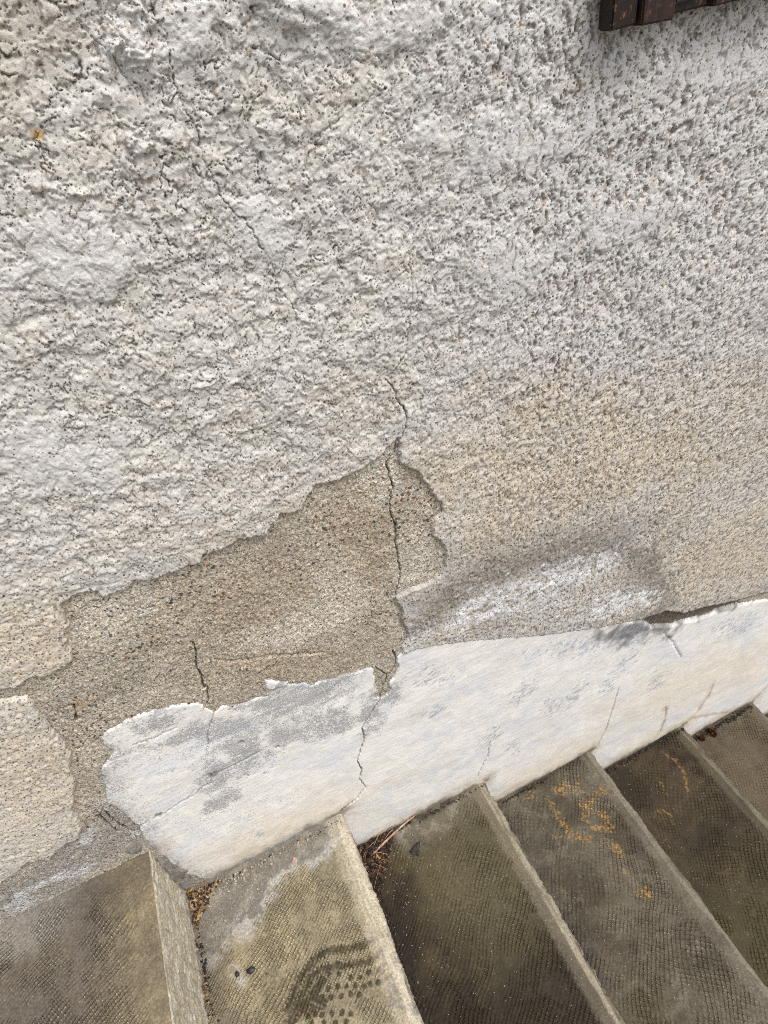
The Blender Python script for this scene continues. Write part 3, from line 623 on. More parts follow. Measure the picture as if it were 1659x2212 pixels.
    col = mixc(col, 0.35 * ss(0.2, 0.7, fbm(x, y, 0.05, 4, 65, 0.6)), (0.64, 0.60, 0.52))
    col = mixc(col, 0.64 * warm * (0.6 + 0.4 * ss(-0.4, 0.5, n3)), (0.64, 0.53, 0.375))
    col = mixc(col, 0.5 * wl, (0.47, 0.42, 0.34))
    dust = ss(0.05, 0.55, fbm(wx, wy, 0.012, 4, 83, 0.6)) * ss(-0.2, 0.5, n + 0.3)
    col = mixc(col, 0.28 * dust, (0.33, 0.285, 0.23))
    # grime in spots of its own; pits and creases darkened by dirt and painted shade
    sp = ss(0.30, 0.55, fbm(x, y, 0.0060, 3, 161, 0.6, 0.0085)) * ss(-0.25, 0.35, fbm(x, y, 0.05, 3, 163, 0.6) + 0.25 * rgt)
    col = mixc(col, 0.60 * sp * (1 - 0.6 * smooth), (0.22, 0.18, 0.14))
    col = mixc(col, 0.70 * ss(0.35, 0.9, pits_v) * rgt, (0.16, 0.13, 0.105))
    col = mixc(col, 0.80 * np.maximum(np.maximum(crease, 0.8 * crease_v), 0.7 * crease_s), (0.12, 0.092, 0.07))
    col = mixc(col, 0.72 * grime * (0.7 + 0.3 * ss(-0.3, 0.4, n3)), (0.285, 0.27, 0.245))
    col = mixc(col, 0.75 * smear * ss(-0.35, 0.25, n3), (0.68, 0.685, 0.70))
    wob = 0.016 * fbm(x, y, 0.05, 5, 181, 0.65)
    da = seg_dist(x, y, DATA['stain_arc']) + wob
    pt = fbm(x, y, 0.022, 4, 183, 0.68)
    col = mixc(col, 0.85 * ss(0.034, 0.010, da + 0.022 * pt) * (0.35 + 0.65 * ss(-0.2, 0.2, fbm(x, y, 0.008, 3, 185, 0.65))), (0.215, 0.20, 0.175))
    dw = np.minimum(seg_dist(x, y, DATA['white_ridge']), seg_dist(x, y, DATA['white_ridge2'])) + 0.9 * wob
    col = mixc(col, 0.9 * ss(0.034, 0.010, dw + 0.020 * pt) * ss(-0.5, 0.1, n3), (0.72, 0.72, 0.72))
    och = blob(x, y, BL['ochre'], 0.5, 0.7, 0.01)
    col = mixc(col, 0.8 * och, (0.52, 0.33, 0.09))
    col = mixc(col, 0.75 * np.maximum(np.maximum(m1, m2), m3), (0.06, 0.045, 0.035))
    grain = 0.25 + 0.45 * (1 - up) + 0.2 * warm - 0.15 * smooth + 0.15 * rgt
    mask = s_r > -0.004
    coarse = np.clip(ss(0.75, 0.45, y) * ss(0.10, 0.30, x) * 0.9 + 0.35 * rgt * (1 - smooth) + 0.25 * (1 - up), 0, 1)
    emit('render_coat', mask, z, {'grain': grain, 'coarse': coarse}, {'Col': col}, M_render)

# ---- white painted band
def build_band():
    wear = blob(x, y, BL['wear'], 0.9, 0.5, 0.03); fl = blob(x, y, BL['wear2'], 0.9, 0.6, 0.02)
    n = fbm(x, y, 0.12, 4, 101, 0.6); n2 = fbm(x, y, 0.03, 3, 103, 0.6)
    ye = blob(x, y, BL['streakyellow'], 0.8, 0.5, 0.06)
    col = np.tile(np.array([[0.745, 0.725, 0.685]], F), (len(x), 1)) * (1 + 0.04 * n + 0.03 * n2)[:, None]
    col = mixc(col, 0.45 * ye, (0.70, 0.60, 0.45))
    blue = ss(0.0, 0.6, fbm(x, y, 0.09, 4, 105, 0.6)) * (1 - ye)
    col = mixc(col, 0.50 * blue, (0.64, 0.665, 0.72))
    topw = ss(0.05, 0.0, s_b) * ss(0.0, 0.3, y - (0.40 - 0.55 * (x - 0.2)) + 0.15)
    # rusty run-off along the steps and beside the lower cracks
    d = np.minimum(np.minimum(CR['P'], CR['O']), np.minimum(CR['N'], CR['Q']))
    col = mixc(col, 0.5 * ss(0.020, 0.0, d + 0.010 * n2 + 0.004), (0.46, 0.35, 0.21))
    dj = np.full(x.shape, 9.0, F)
    for (a, b) in STEP_TOPS:
        dj = np.minimum(dj, line_dist(x, y, (a, b), 0.08))
    jn = dj + 0.010 * n2 + 0.006 * n
    col = mixc(col, 0.7 * ss(0.050, 0.004, jn), (0.47, 0.40, 0.29))
    col = mixc(col, 0.8 * ss(0.016, 0.002, jn), (0.13, 0.11, 0.085))
    gd = blob(x, y, BL['gap_dirt_shade'], 0.6, 0.7, 0.04)
    wear = np.maximum(wear * 0.62, 0.05 + 0.10 * n + 0.18 * ss(0.12, -0.10, x)) + 0.38 * ss(0.03, 0.0, jn) * ss(-0.1, 0.4, n2 + 0.2)
    wear = wear + 0.35 * ss(0.012, 0.0, s_b) * ss(-0.2, 0.5, n2)
    col = mixc(col, 0.9 * gd, (0.13, 0.12, 0.11))  # dirt smear beside the gap, gap shade included in the colour
    tip = ss(0.05, 0.0, s_b + 0.012 * n2) * ss(-0.16, -0.24, x)
    col = mixc(col, 0.45 * tip * ss(-0.3, 0.4, n2), (0.36, 0.34, 0.30))
    wear = wear + 0.20 * tip
    t = 0.0046 + 0.0013 * fbm(x, y, 0.13, 3, 107) + 0.0004 * fbm(x, y, 0.018, 3, 109) + 0.00022 * pn(x / 0.006, y / 0.006, 110)
    t = t * 0.55 + 0.0022 * ss(0.1, 0.3, x)                                    # fuller coat right of the break
    h1, m1 = crack(['L', 'F3'], 0.0021, 0.007); h2, m2 = crack(['I', 'K', 'M', 'R', 'S'], 0.0010, 0.004); h3, m3 = crack(['J'], 0.0012, 0.005); h4, m4 = crack(['N', 'O', 'P', 'Q'], 0.0014, 0.004)
    chip = np.zeros(x.shape, F)
    for bx, by, rr in DATA['chips']:
        dd = np.sqrt((x - bx) ** 2 + (y - by) ** 2) / rr + 0.5 * pn(x / .006, y / .006, 12)
        chip = np.maximum(chip, ss(1.2, 0.8, dd))
    z = np.where(s_b > 0, base_z + t * ss(-0.001, 0.003, s_b), base_z - 0.004)
    z = z - np.maximum(np.maximum(h1, h2), np.maximum(h3, h4)) - 0.004 * chip
    col = mixc(col, 0.8 * np.maximum(m1, np.maximum(m3, 0.55 * m2)), (0.10, 0.085, 0.07))
    col = mixc(col, 0.85 * chip, (0.13, 0.12, 0.11))
    col = mixc(col, 0.5 * m4, (0.17, 0.11, 0.06))
    col = mixc(col, 0.6 * ss(0.006, 0.0, s_b + 0.003 * n2) * ss(-0.3, 0.3, n2), (0.40, 0.385, 0.36))
    emit('painted_band', s_b > -0.004, z, {'wear': wear, 'fleck': 0.10 + fl * 0.46}, {'Col': col}, M_band)

STEPS = [  # nose x, tread height, base colour, second colour, nose colour, stud pitch, pale-top, wet
    (-0.298, 0.175), (-0.001, -0.018), (0.300, -0.196), (0.593, -0.338), (0.904, -0.496), (1.181, -0.607), (1.485, -0.765), (1.785, -0.925)]
STEP_TOPS = []
for i, (nx_, h_) in enumerate(STEPS):
    x0 = STEPS[i - 1][0] if i else -1.1
    STEP_TOPS.append(((x0, h_), (nx_, h_)))
build_mortar(); build_render(); build_band()

# the same render and band carried on, in coarser relief, over the rest of the wall
def build_rest():
    global x, y, idx
    gx = np.arange(-2.98, 3.98, 0.016); gy = np.arange(-1.1, 3.15, 0.016)
    n1, n2_ = len(gx), len(gy)
    A, B = np.meshgrid(gx, gy); A = A.ravel(); B = B.ravel()
    P = np.stack([A, B, np.zeros_like(A)], 0) - CAM_P[:, None]
    c = CAM_R @ P
    ex = np.where(c[2] > 0.05, np.maximum(np.abs(FOCAL * c[0] / np.maximum(c[2], 0.05)) - 0.5, np.abs(FOCAL * c[1] / np.maximum(c[2], 0.05)) - 0.6667), 1.0)
    used, quads = sub_quads(ex > 0.035, n1, n2_)
    a = A[used]; b = B[used]; e = ex[used]
    band = ss(0.012, -0.012, b - (0.40 - 0.54 * (a - 0.2)) + 0.01 * fbm(a, b, 0.1, 3, 501)) * ss(0.3, 0.6, a)
    z = -0.007 + 0.0125 * ss(0.064, 0.076, e) + ss(0.068, 0.085, e) * (1 - 0.9 * band) * (0.0022 * fbm(a, b, 0.11, 3, 1) + 0.0042 * fbm(a, b, 0.034, 3, 503, 0.7))
    n = fbm(a, b, 0.10, 4, 505, 0.6)
    col = np.tile(np.array([[0.56, 0.545, 0.515]], F), (len(a), 1)) * (1 + 0.07 * n)[:, None]
    col = mixc(col, 0.6 * ss(0.7, 0.3, b + 0.55 * (a - 0.3) + 0.1 * n), (0.60, 0.52, 0.39))
    col = mixc(col, band, (0.72, 0.70, 0.665))
    me = np_mesh('outer_render', np.stack([a, -z, b], 1), quads, M_render, {'grain': 0.7 * (1 - 0.8 * band), 'coarse': 0.75 * (1 - band)}, {'Col': col})
    link(bpy.data.objects.new('outer_render', me), wall)
build_rest()

# masonry behind the coats, and the plain wall beyond the part worked in relief
def box(bm, lo, hi):
    r = bmesh.ops.create_cube(bm, size=1)
    for v in r['verts']:
        v.co = Vector([lo[i] + (v.co[i] + 0.5) * (hi[i] - lo[i]) for i in range(3)])
    return r['verts']

def bm_obj(name, bm, material, parent=None, smooth=False, edge=None):
    me = bpy.data.meshes.new(name); bm.to_mesh(me); bm.free()
    if smooth:
        me.polygons.foreach_set('use_smooth', np.full(len(me.polygons), True))
    me.materials.append(material)
    return link(bpy.data.objects.new(name, me), parent)

M_core = mat_plain('masonry', (0.40, 0.38, 0.35), 0.9, 0.3, 120, 0.2, 0.002)
bm = bmesh.new()
box(bm, (-3.0, 0.022, -1.15), (4.0, 0.32, 3.2))
bm_obj('masonry_core', bm, M_core, wall)

# ------------------------------------------------------------------ the stairs
stairs = tag(empty('concrete_stairs', (0.6, -0.5, -0.95)), 'weathered grey brown concrete outdoor stairs descending to the right along the white wall', 'stairs')
def seg_field(X, Z, recs):
    return recs
def build_step(i):
    nxp, h = STEPS[i]
    x0 = STEPS[i - 1][0] - 0.03 if i else -1.15
    yb = STEPS[i + 1][1] - 0.02 if i + 1 < len(STEPS) else h - 0.17
    R = (0.006, 0.013, 0.013, 0.012, 0.011, 0.011, 0.011, 0.011)[i]
    batter = 0.010 if i == 0 else 0.008
    d = (0.0028, 0.0015, 0.0026, 0.0026, 0.003)[i] if i < 5 else 0.008
    zl = (0.30, 0.42, 0.56, 0.66, 0.66)[i] if i < 5 else 1.1
    us = list(np.arange(x0, nxp - R, d))
    prof = [(u, h, 0) for u in us]
    for a in np.linspace(0, 1, 8):
        t = a * math.pi / 2
        prof.append((nxp - R + R * math.sin(t), h - R + R * math.cos(t), a))
    for b in np.arange(h - R - d, yb, -d):
        prof.append((nxp - batter * (h - b) / 0.17, b, 2))
    pr = np.array(prof)
    zs = np.concatenate([np.arange(-0.012, zl, d), np.arange(zl, 1.12, 0.02)])
    npf, nz = len(pr), len(zs)
    U = np.repeat(pr[None], nz, 0).reshape(-1, 3); Z = np.repeat(zs[:, None], npf, 1).ravel()
    X, Yv, kind = U[:, 0].copy(), U[:, 1].copy(), U[:, 2]
    arc = np.repeat(np.concatenate([[0], np.cumsum(np.hypot(np.diff(pr[:, 0]), np.diff(pr[:, 1])))])[None], nz, 0).ravel()
    nose_d = nxp - X                                                   # distance back from the nose
    tread = kind < 0.5
    ris = kind > 1.5
    s = 200 + 17 * i
    n = fbm(arc, Z, 0.10, 4, s, 0.6); n2 = fbm(arc, Z, 0.025, 4, s + 3, 0.6); n3 = fbm(arc, Z, 0.007, 3, s + 5, 0.6)
    ns = fbm(arc, Z, 0.012, 3, s + 9, 0.6, 0.10)                       # streaks along the nosing
    # relief
    dz = 0.0012 * n + 0.0007 * n2 + 0.00035 * n3
    wob = 0.0030 * fbm(Z, Z * 0, 0.06, 4, s + 11, 0.6) + 0.0014 * n3 - 0.009 * ss(0.22, 0.6, fbm(Z, arc * 0.5 + 3.0, 0.03, 3, s + 12, 0.6)) * (i > 0)
    Yv = Yv + np.where(ris, 0, dz); X = X + np.where(tread, 0, wob + np.where(ris, dz, 0))
    groove = ss(0.004, 0.0, np.abs(nose_d - 0.034 + 0.003 * n2)) * tread * (0.6 + 0.4 * n)
    Yv = Yv - 0.0012 * groove
    base, second, nosec, rubbed = (
        ((0.165, 0.136, 0.090), (0.245, 0.200, 0.120), (0.44, 0.395, 0.30), 1.0),
        ((0.250, 0.212, 0.138), (0.185, 0.160, 0.108), (0.46, 0.41, 0.32), 0.8),
        ((0.028, 0.020, 0.0115), (0.064, 0.050, 0.025), (0.27, 0.235, 0.175), 0.8),
        ((0.082, 0.069, 0.048), (0.046, 0.037, 0.023), (0.170, 0.150, 0.112), 0.8),
        ((0.040, 0.029, 0.015), (0.020, 0.014, 0.007), (0.145, 0.126, 0.088), 0.6),
        ((0.084, 0.066, 0.042), (0.056, 0.039, 0.022), (0.145, 0.127, 0.093), 0.4))[min(i, 5)]
    col = np.tile(np.array([base], F), (len(X), 1)) * (1 + 0.22 * n + 0.16 * n2)[:, None]
    col = mixc(col, 0.8 * ss(-0.1, 0.6, fbm(arc, Z, 0.13, 4, s + 13, 0.6)), second)
    dim = np.clip(0.55 + 1.2 * fbm(arc, Z, 0.07, 4, s + 15, 0.6), 0.05, 1.0)
    wet = np.full(len(X), (0.1, 0.1, 0.45, 0.60, 0.45, 0.35)[min(i, 5)])
    zw = Z + 0.012 * n + 0.006 * n2                                    # ragged distance from the wall
    back = X - (STEPS[i - 1][0] if i else -9)                          # distance from the riser behind
    strip = ss(0.044, 0.030, nose_d + 0.004 * n2) if i else ss(0.006, 0.0, nose_d)
    if i == 0:
        dk = ss(0.20, 0.02, Z + 0.55 * (X + 0.30) + 0.03 * n) * ss(-0.34, -0.40, X)
        col = mixc(col, 0.65 * dk, (0.085, 0.074, 0.070))
        col = mixc(col, 0.6 * ss(0.06, 0.02, np.abs(Z - 0.02 - 0.10 * (X + 0.45)) + 0.02 * n) * ss(-0.40, -0.47, X), (0.24, 0.225, 0.20))
        edge = ss(0.10, 0.0, nose_d) * ss(0.10, 0.02, Z)
        col = mixc(col, 0.6 * edge, (0.105, 0.088, 0.060)); dim = dim * (1 - 0.9 * edge) * ss(0.0, 0.03, zw)
        dim = dim * ss(0.02, 0.10, nose_d + 0.02 * n)
    elif i == 1:
        lim = np.interp(back, [0.02, 0.10, 0.16, 0.24, 0.30], [0.115, 0.085, 0.055, 0.05, 0.02])
        m = ss(0.010, -0.006, zw - lim)
        col = mixc(col, 0.92 * m, (0.165, 0.152, 0.132))
        col = mixc(col, 0.5 * m * ss(0.0, 0.6, n2), (0.30, 0.27, 0.22))
        crust = ss(0.020, 0.004, np.abs(zw - lim - 0.006) + 0.006 * n2)
        crust = np.maximum(crust, ss(0.032, 0.018, np.hypot((X + 0.222) * 0.8, Z - 0.100) + 0.018 * n2))
        crust = np.maximum(crust, ss(0.016, 0.008, np.hypot((X + 0.255), Z - 0.155) + 0.010 * n2))
        crust = np.maximum(crust, ss(0.016, 0.008, np.hypot((X + 0.245), Z - 0.172) + 0.012 * n2))
        col = mixc(col, 0.75 * crust * ss(-0.4, 0.2, n2), (0.36, 0.35, 0.33))
        dim = dim * (1 - m) * (1 - 0.7 * crust)
        Yv = Yv + 0.0015 * m * tread
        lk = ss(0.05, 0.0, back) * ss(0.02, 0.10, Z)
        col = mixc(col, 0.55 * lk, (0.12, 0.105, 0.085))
        # the wet print of a boot sole
        jx_ = X + 0.0012 * n3; jz_ = Z + 0.0012 * fbm(X, Z, 0.006, 2, 301)
        prt = np.zeros(len(X), F)
        for kd, w, *pts in DATA['shoe']:
            w_ = w * (1.2 if kd < 2 else 1.6) * (0.97 + 0.08 * n2)
            if len(pts) == 1:
                dd = np.hypot(jx_ - pts[0][0], (jz_ - pts[0][1]) * 1.0)
            else:
                dd, al = path_dist(jx_, jz_, pts, 0.05)
            kf = ss(w_ * 0.66, w_ * 0.58, dd)
            if kd == 0:                                                # fringed rim of the sole
                kf = kf * np.clip(ss(w_ * 0.36, w_ * 0.28, dd) + ss(-0.2, 0.2, np.sin(al * 2 * np.pi / 0.0062 + 2.0 * n2)), 0, 1) * (0.75 + 0.25 * ss(-0.6, 0.2, n2))
            if kd == 1:
                kf = kf * ss(-0.5, 0.1, n2 + 0.6 * np.sin(X * 700) * np.sin(Z * 700) + 0.6)
            prt = np.maximum(prt, kf * (0.8 + 0.2 * ss(-0.5, 0.2, n3)))
        smd = ss(0.035, 0.0, line_dist(X, Z, DATA['smudge'], 0.08) + 0.012 * n2)
        col = mixc(col, 0.5 * smd, (0.13, 0.12, 0.10))
        col = mixc(col, 0.93 * prt, (0.036, 0.029, 0.014)); wet = np.maximum(wet, 0.55 * prt); dim = dim * (1 - 0.7 * prt)
    elif i == 2:
        g = ss(0.10, 0.03, zw + 0.25 * np.abs(X - 0.17)) * ss(0.05, 0.09, X)
        col = mixc(col, 0.75 * g, (0.165, 0.148, 0.115))
        col = mixc(col, 0.6 * g * ss(0.1, 0.5, n2), (0.33, 0.29, 0.23)); dim = dim * (1 - 0.9 * g)
        ol = ss(0.16, 0.05, np.hypot((X - 0.20) * 0.9, (Z - 0.15) * 0.7))
        col = mixc(col, 0.6 * ol, (0.105, 0.090, 0.048))
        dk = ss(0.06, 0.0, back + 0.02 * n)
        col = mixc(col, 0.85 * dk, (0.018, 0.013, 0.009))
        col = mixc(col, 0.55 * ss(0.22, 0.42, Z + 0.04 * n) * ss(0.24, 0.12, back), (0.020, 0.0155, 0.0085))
    elif i == 3:
        lsp = ss(-0.15, 0.15, fbm(X, Z, 0.006, 3, 307, 0.6))
        for w, *pts in DATA['lichen2']:
            dd = line_dist(X + 0.007 * n2, Z + 0.007 * fbm(X, Z, 0.02, 3, 305), pts, 0.04)
            col = mixc(col, 0.9 * lsp * ss(w * 1.35, w * 0.5, dd + 0.008 * n3 + 0.002), (0.30, 0.165, 0.045))
        rl = ss(0.35, 0.7, fbm(X, Z, 0.045, 4, 309, 0.6))
        col = mixc(col, 0.5 * rl, (0.135, 0.118, 0.09))
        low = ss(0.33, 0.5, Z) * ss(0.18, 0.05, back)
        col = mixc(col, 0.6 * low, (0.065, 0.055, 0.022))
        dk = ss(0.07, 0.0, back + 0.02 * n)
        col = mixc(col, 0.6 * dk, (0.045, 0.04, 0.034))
    elif i == 4:
        for w, *pts in DATA['lichen3']:
            dd = line_dist(X + 0.007 * n2, Z + 0.007 * fbm(X, Z, 0.02, 3, 305), pts, 0.04)
            col = mixc(col, 0.7 * ss(w * 1.1, w * 0.4, dd + 0.004 * n3 + 0.002), (0.27, 0.145, 0.04))
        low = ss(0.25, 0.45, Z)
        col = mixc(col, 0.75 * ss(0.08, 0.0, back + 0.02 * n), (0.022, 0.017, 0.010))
        col = mixc(col, 0.6 * low, (0.060, 0.052, 0.020))
    elif i == 5:
        col = mixc(col, 0.5 * ss(0.03, 0.2, Z), (0.10, 0.076, 0.048))
    # dark joint dirt along the wall, pale nosing
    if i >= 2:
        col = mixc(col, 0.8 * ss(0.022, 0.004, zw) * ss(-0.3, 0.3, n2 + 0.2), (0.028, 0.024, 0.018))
    if i:
        nk = strip * (0.75 + 0.25 * ss(-0.4, 0.4, ns)) * tread
        col = mixc(col, (0.35 if i > 1 else 0.55) * nk, nosec)
        rnd = ((kind >= 0.5) | ris | (nose_d < 0.018))
        col = mixc(col, rnd * (0.9 * ss(-0.9, 0.3, ns + 0.4 * n2)), nosec)
        if i == 1:
            stn = ss(0.15, 0.5, fbm(arc, Z, 0.04, 4, 411, 0.6)) * (nose_d < 0.05) * ss(0.2, 0.35, Z)
            col = mixc(col, 0.6 * stn, (0.13, 0.13, 0.13))
    else:
        rr = (kind >= 0.5) | ris
        col = mixc(col, rr * 0.95, nosec)
        st = ss(0.05, 0.5, fbm(arc, Z, 0.006, 3, 421, 0.6, 0.03))
        col = mixc(col, rr * 0.45 * st, (0.22, 0.19, 0.135))
        col = mixc(col, rr * 0.7 * ss(0.05, 0.4, fbm(arc, Z, 0.02, 4, 423, 0.6, 0.06)), (0.56, 0.53, 0.46))
    dim = dim * (1 - strip) * tread
    if i < 2: dim = np.clip(dim * 1.5, 0, 1)
    if i >= 2:                                                         # studs stand out most next to the nosing and out in the middle
        dim = np.clip(dim * (0.40 + 0.9 * ss(0.16, 0.03, nose_d) + 0.45 * ss(0.12, 0.35, Z)), 0, 1)
    pitch = (0.0078, 0.0075, 0.0098, 0.0112, 0.0108, 0.0105)[min(i, 5)]
    wu = 0.012 * fbm(X, Z, 0.16, 2, s + 21); wv = 0.012 * fbm(X, Z, 0.16, 2, s + 23)
    ca, sa = math.cos(0.12 * (i - 2)), math.sin(0.12 * (i - 2))
    du = ((X + wu) * ca - (Z + wv) * sa) / pitch; dv = ((X + wu) * sa + (Z + wv) * ca) / pitch
    duv = np.stack([du, dv, np.zeros_like(du)], 1)
    ii = np.arange((nz - 1) * npf).reshape(nz - 1, npf)[:, :-1].ravel()
    quads = np.stack([ii, ii + npf, ii + npf + 1, ii + 1], 1)
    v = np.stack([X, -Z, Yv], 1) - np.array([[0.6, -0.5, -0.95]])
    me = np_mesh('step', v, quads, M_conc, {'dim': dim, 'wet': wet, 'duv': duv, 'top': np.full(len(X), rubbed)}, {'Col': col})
    o = link(bpy.data.objects.new('step', me), stairs)
    o['label'] = ('highest tread with pale flaking riser', 'tan tread with a wet boot print', 'dark brown tread with litter in its corner', 'grey tread with orange lichen', 'dark brown tread with a thin orange streak', 'brown tread with curled red leaves by the wall', 'lower tread', 'lowest tread')[i]
    return o
for i in range(len(STEPS)):
    build_step(i)
bm = bmesh.new()
box(bm, (-1.1 - 0.6, 0.5 - 1.11, -1.1 + 0.95), (-0.33 - 0.6, 0.5 - 0.012, 0.165 + 0.95))
for i in range(1, len(STEPS)):
    box(bm, (STEPS[i - 1][0] - 0.035 - 0.6, 0.5 - 1.11, -1.1 + 0.95), (STEPS[i][0] - 0.03 - 0.6, 0.5 - 0.012, STEPS[i][1] - 0.012 + 0.95))
bm_obj('stair_core', bm, M_core, stairs)
# broken mortar wedged between the top riser and the painted band
def chunk(bm, c, r, seed, flat=0.6):
    g = bmesh.ops.create_icosphere(bm, subdivisions=2, radius=1)
    rr = random.Random(seed)
    off = [rr.uniform(0, 50) for _ in range(3)]
    ax = [rr.uniform(0.65, 1.25) for _ in range(3)]
    from mathutils import noise as mn
    for v in g['verts']:
        q = v.co.copy()
        k = 1 + 0.45 * mn.noise(q * 1.3 + Vector(off)) + 0.2 * mn.noise(q * 3.1 + Vector(off))
        v.co = Vector((c[0] + q.x * r * k * ax[0], c[1] + q.y * r * k * ax[1] * flat, c[2] + q.z * r * k * ax[2]))

# ------------------------------------------------------------------ ground
M_ground = mat_plain('packed_ground', (0.16, 0.14, 0.11), 0.95, 0.35, 20, 0.2, 0.01)
bm = bmesh.new()
bmesh.ops.create_grid(bm, x_segments=8, y_segments=8, size=150)
for v in bm.verts: v.co.z = -1.1
g = bm_obj('ground', bm, M_ground)
tag(g, kind='structure')

# ------------------------------------------------------------------ the shutter at the top right
M_wood = mat_wood(0.55); M_wood2 = mat_wood(0.3, 'darker_stained_wood')
M_iron = mat_plain('dark_iron', (0.016, 0.018, 0.024), 0.5, 0.4, 260, 0.5, 0.0008)
shut = tag(empty('window_shutter', wp(0.7, 1.10, 0.03)), 'dark brown wooden shutter with upright boards and an iron strap, hung on the rough wall', 'shutter')
def board(name, x0, x1, z0, z1, y0, y1, mat, rnd=0.0015, lift=0.0):
    bm = bmesh.new()
    vs = box(bm, (x0 - 0.7, -(z1) + 0.03, y0 - 1.10), (x1 - 0.7, -(z0) + 0.03, y1 - 1.10))
    bmesh.ops.subdivide_edges(bm, edges=[e for e in bm.edges if abs(e.verts[0].co.z - e.verts[1].co.z) > 0.1], cuts=24)
    bmesh.ops.bevel(bm, geom=[e for e in bm.edges if e.calc_face_angle(0) > 0.6], offset=rnd, segments=2, affect='EDGES')
    rr = random.Random(int(x0 * 9000))
    for v in bm.verts:
        v.co.x += 0.0006 * math.sin(v.co.z * 60 + x0 * 90); v.co.z += 0.0008 * math.sin(v.co.x * 300)
    o = bm_obj(name, bm, mat, shut, smooth=False)
    me = o.data
    a = me.attributes.new('edge', 'FLOAT', 'POINT')
    co = np.zeros(len(me.vertices) * 3, F); me.vertices.foreach_get('co', co); co = co.reshape(-1, 3)
    nearx = np.minimum(np.abs(co[:, 0] - (x0 - 0.7)), np.abs(co[:, 0] - (x1 - 0.7))); nearz = np.abs(co[:, 2] - (y0 - 1.10))
    a.data.foreach_set('value', np.clip(0.75 * (nearx < 0.003) * (co[:, 1] < -(z1) + 0.034), 0, 1).astype(F))
    return o
B0, B1 = 1.099, 2.35
board('frame_stile', 0.468, 0.4935, 0.012, 0.030, B0 + 0.001, B1, M_wood2)
board('plank', 0.4945, 0.5290, 0.012, 0.034, B0 - 0.001, B1, M_wood)
board('plank', 0.5720, 0.6150, 0.012, 0.032, B0 - 0.0005, B1, M_wood)
board('plank', 0.6160, 0.6720, 0.012, 0.033, B0, B1, M_wood)
board('plank', 0.6730, 0.7290, 0.012, 0.032, B0 + 0.001, B1, M_wood2)
board('plank', 0.7300, 0.7860, 0.012, 0.033, B0, B1, M_wood)
board('plank', 0.7870, 0.8430, 0.012, 0.032, B0, B1, M_wood)
board('recessed_plank', 0.5300, 0.5710, 0.012, 0.026, B0 + 0.001, B1, M_wood2)
board('iron_strap', 0.5310, 0.5600, 0.0265, 0.0310, B0 + 0.008, B1 - 0.05, M_iron)
board('cross_rail', 0.47, 0.84, 0.004, 0.0115, 1.20, 1.28, M_wood2)

# ------------------------------------------------------------------ litter on the treads
def tube(bm, pts, r0, r1, sides=6):
    pts = [Vector(p) for p in pts]
    rings = []
    for i, p in enumerate(pts):
        a = pts[max(i - 1, 0)]; b = pts[min(i + 1, len(pts) - 1)]
        d = (b - a).normalized()
        u = d.orthogonal().normalized(); w = d.cross(u)
        r = r0 + (r1 - r0) * i / (len(pts) - 1)
        rings.append([bm.verts.new(p + (u * math.cos(t) + w * math.sin(t)) * r) for t in [k * 2 * math.pi / sides for k in range(sides)]])
    for a, b in zip(rings, rings[1:]):
        for k in range(sides):
            bm.faces.new((a[k], a[(k + 1) % sides], b[(k + 1) % sides], b[k]))
    bm.faces.new(rings[0][::-1]); bm.faces.new(rings[-1])

def smooth_path(p, n):
    p = np.array(p); t = np.linspace(0, len(p) - 1, n)
    out = np.stack([np.interp(t, np.arange(len(p)), p[:, k]) for k in range(p.shape[1])], 1)
    for _ in range(2):
        out[1:-1] = 0.25 * out[:-2] + 0.5 * out[1:-1] + 0.25 * out[2:]
    return out

M_straw = [mat_plain('pale_straw', (0.42, 0.31, 0.19), 0.6, 0.3), mat_plain('red_straw', (0.26, 0.13, 0.07), 0.6, 0.3), mat_plain('tan_straw', (0.35, 0.22, 0.11), 0.6, 0.3)]
def twig_mat():
    k = NT('reddish_bark'); v = k.noise(55, 3, 0.6)
    col = k.ramp(v, [(0.30, (0.50, 0.42, 0.34)), (0.48, (0.32, 0.15, 0.10)), (0.62, (0.42, 0.24, 0.16)), (0.75, (0.50, 0.40, 0.27))], 'LINEAR')
    return k.done(col, 0.6, k.bump(k.noise(500, 2), 0.0006, 0.6), 0.3)

def needle(name, path2, h, lift, r, mat, label, group, seed):
    rr = random.Random(seed)
    path = smooth_path(path2, 12)
    o3 = wp(float(path[0][0]), h, float(path[0][1]))
    pts = []
    for j, (a, b) in enumerate(path):
        t = j / 11
        pts.append(wp(float(a), h + 0.002 + lift * math.sin(t * math.pi * 0.9 + 0.2) + 0.0006 * rr.uniform(-1, 1), float(b)) - o3)
    bm = bmesh.new(); tube(bm, pts, r, r * 0.6, 5)
    o = bm_obj(name, bm, mat, None, True); o.location = o3
    tag(o, label, 'twig' if name == 'twig' else 'pine needle', group)
    return o

H0, H1, H4 = STEPS[1][1], STEPS[2][1], STEPS[5][1]
needle('twig', DATA['twig'], H1, 0.012, 0.0024, twig_mat(), 'long reddish twig lying across the litter in the corner of the dark tread', None, 5)
for j, pth in enumerate(DATA['needles1']):
    needle('pine_needle', pth, H1, 0.008 + 0.004 * (j % 3), 0.0007, M_straw[j % 3], 'thin dry needle lying over the dark corner litter under the long reddish twig', 'dry needles under the reddish twig', 20 + j)
for j, pth in enumerate(DATA['needles0']):
    needle('pine_needle', pth, H0, 0.008 + 0.003 * (j % 3), 0.0007, M_straw[(j * 2) % 3], 'thin dry straw lying in the litter beside the pale riser of the highest step', 'dry straws beside the pale riser', 40 + j)

